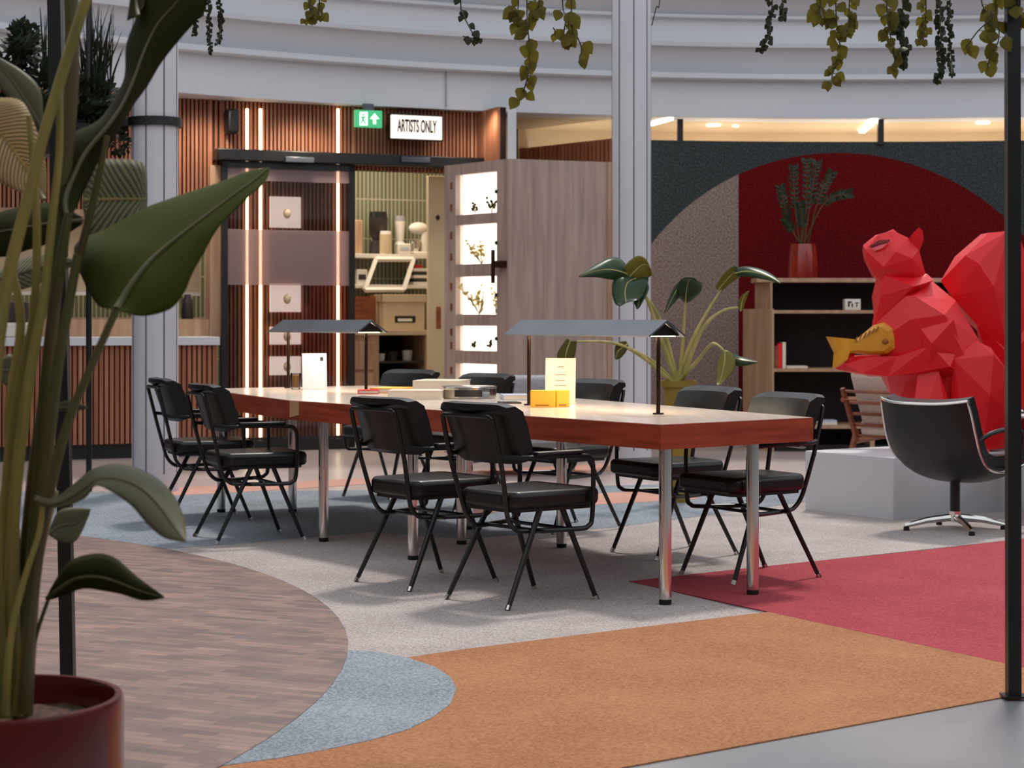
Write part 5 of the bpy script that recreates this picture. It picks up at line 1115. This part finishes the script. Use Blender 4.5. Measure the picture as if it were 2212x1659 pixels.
puff(mb, P(195, 225, YC), (.2, .2, .18), 420, .07); puff(mb, P(100, 210, YC), (.22, .2, .2), 420, .07); puff(mb, P(50, 95, YC), (.11, .11, .14), 300, .06); puff(mb, P(20, 160, YC), (.16, .15, .16), 260, .06); puff(mb, P(255, 310, YC), (.08, .08, .07), 90, .05); puff(mb, P(215, 260, YC), (.18, .1, .1), 200, .07)
mb.ell(P(50, 95, YC), (.085, .085, .12), 12); mb.ell(P(150, 230, YC), (.26, .15, .12), 12)
mb.build('shrub_leaves', M['shrub'], t)
mb = MB()
for i in range(80):
    x0 = random.gauss(205, 16); x1 = x0+random.gauss(6, 26); y1 = random.uniform(5, 110); a = P(x0, 210, YC+random.uniform(-.1, .1)); b = P(x1, y1, YC+random.uniform(-.1, .1)); c2 = (a+b)/2+Vector((random.uniform(-.02, .02), 0, .03))
    mb.tube([a, c2, b], [.006, .005, .001], 4)
for i in range(14):
    x0 = random.gauss(95, 5); a = P(x0, 160, YC); b = P(x0+random.uniform(-14, 10), random.uniform(10, 60), YC); mb.tube([a, b], [.006, .001], 4)
mb.build('grass_blades', M['shrub'], t)
# ================================================================== LIGHT
w = bpy.data.worlds.new('world'); SC.world = w; w.use_nodes = True
bg = w.node_tree.nodes['Background']; bg.inputs['Color'].default_value = (.90, .94, 1.0, 1); bg.inputs['Strength'].default_value = .95
def light(kind, name, loc, energy, color=(1, 1, 1), rot=None, **kw):
    l = bpy.data.lights.new(name, kind); l.energy = energy; l.color = color
    for k, v in kw.items(): setattr(l, k, v)
    o = bpy.data.objects.new(name, l); COL.objects.link(o); o.location = loc
    if rot is not None: o.rotation_euler = rot
    return o
s = light('SUN', 'sun', (3, 10, 12), 1.9, (1, .94, .86), angle=math.radians(7))
s.rotation_euler = Vector((-.12, -.36, -.75)).to_track_quat('-Z', 'Y').to_euler()
WARM = (1, .86, .66)
light('AREA', 'kitchen_ceiling_light', WL.W(WL.s(845), -.7, 3.1), 34, WARM, shape='RECTANGLE', size=1.6, size_y=.8)
light('AREA', 'hatch_ceiling_light', WL.W(WL.s(250), -.8, 3.1), 34, WARM, shape='RECTANGLE', size=2.2, size_y=.8)
for px in (1250, 1560, 1830, 2120, 2400):  # added unseen point lights that brighten the annex ceiling
    a = math.atan2(1, (px-1812)/FPX*1.8) ; p = P(px, 0, 19.2)
    light('POINT', 'annex_fill_light', (p.x, min(p.y, CEN.y+math.sqrt(max(11.05**2-(p.x-CEN.x)**2, 1))), 2.35), 24, (1, .90, .74), shadow_soft_size=.15)
for px, e in ((430, 14), (640, 18), (1010, 7)):
    light('SPOT', 'soffit_spot', WL.W(WL.s(px), .5, 3.12), e*2.6, WARM, Vector((-WL.n.x*.25, -WL.n.y*.25, -1)).to_track_quat('-Z', 'Y').to_euler(), spot_size=2.2, spot_blend=.8, shadow_soft_size=.08)
SC.view_settings.view_transform = 'Standard'; SC.view_settings.look = 'None'; SC.view_settings.exposure = 0.12; SC.view_settings.gamma = 1
SC.view_settings.use_curve_mapping = False
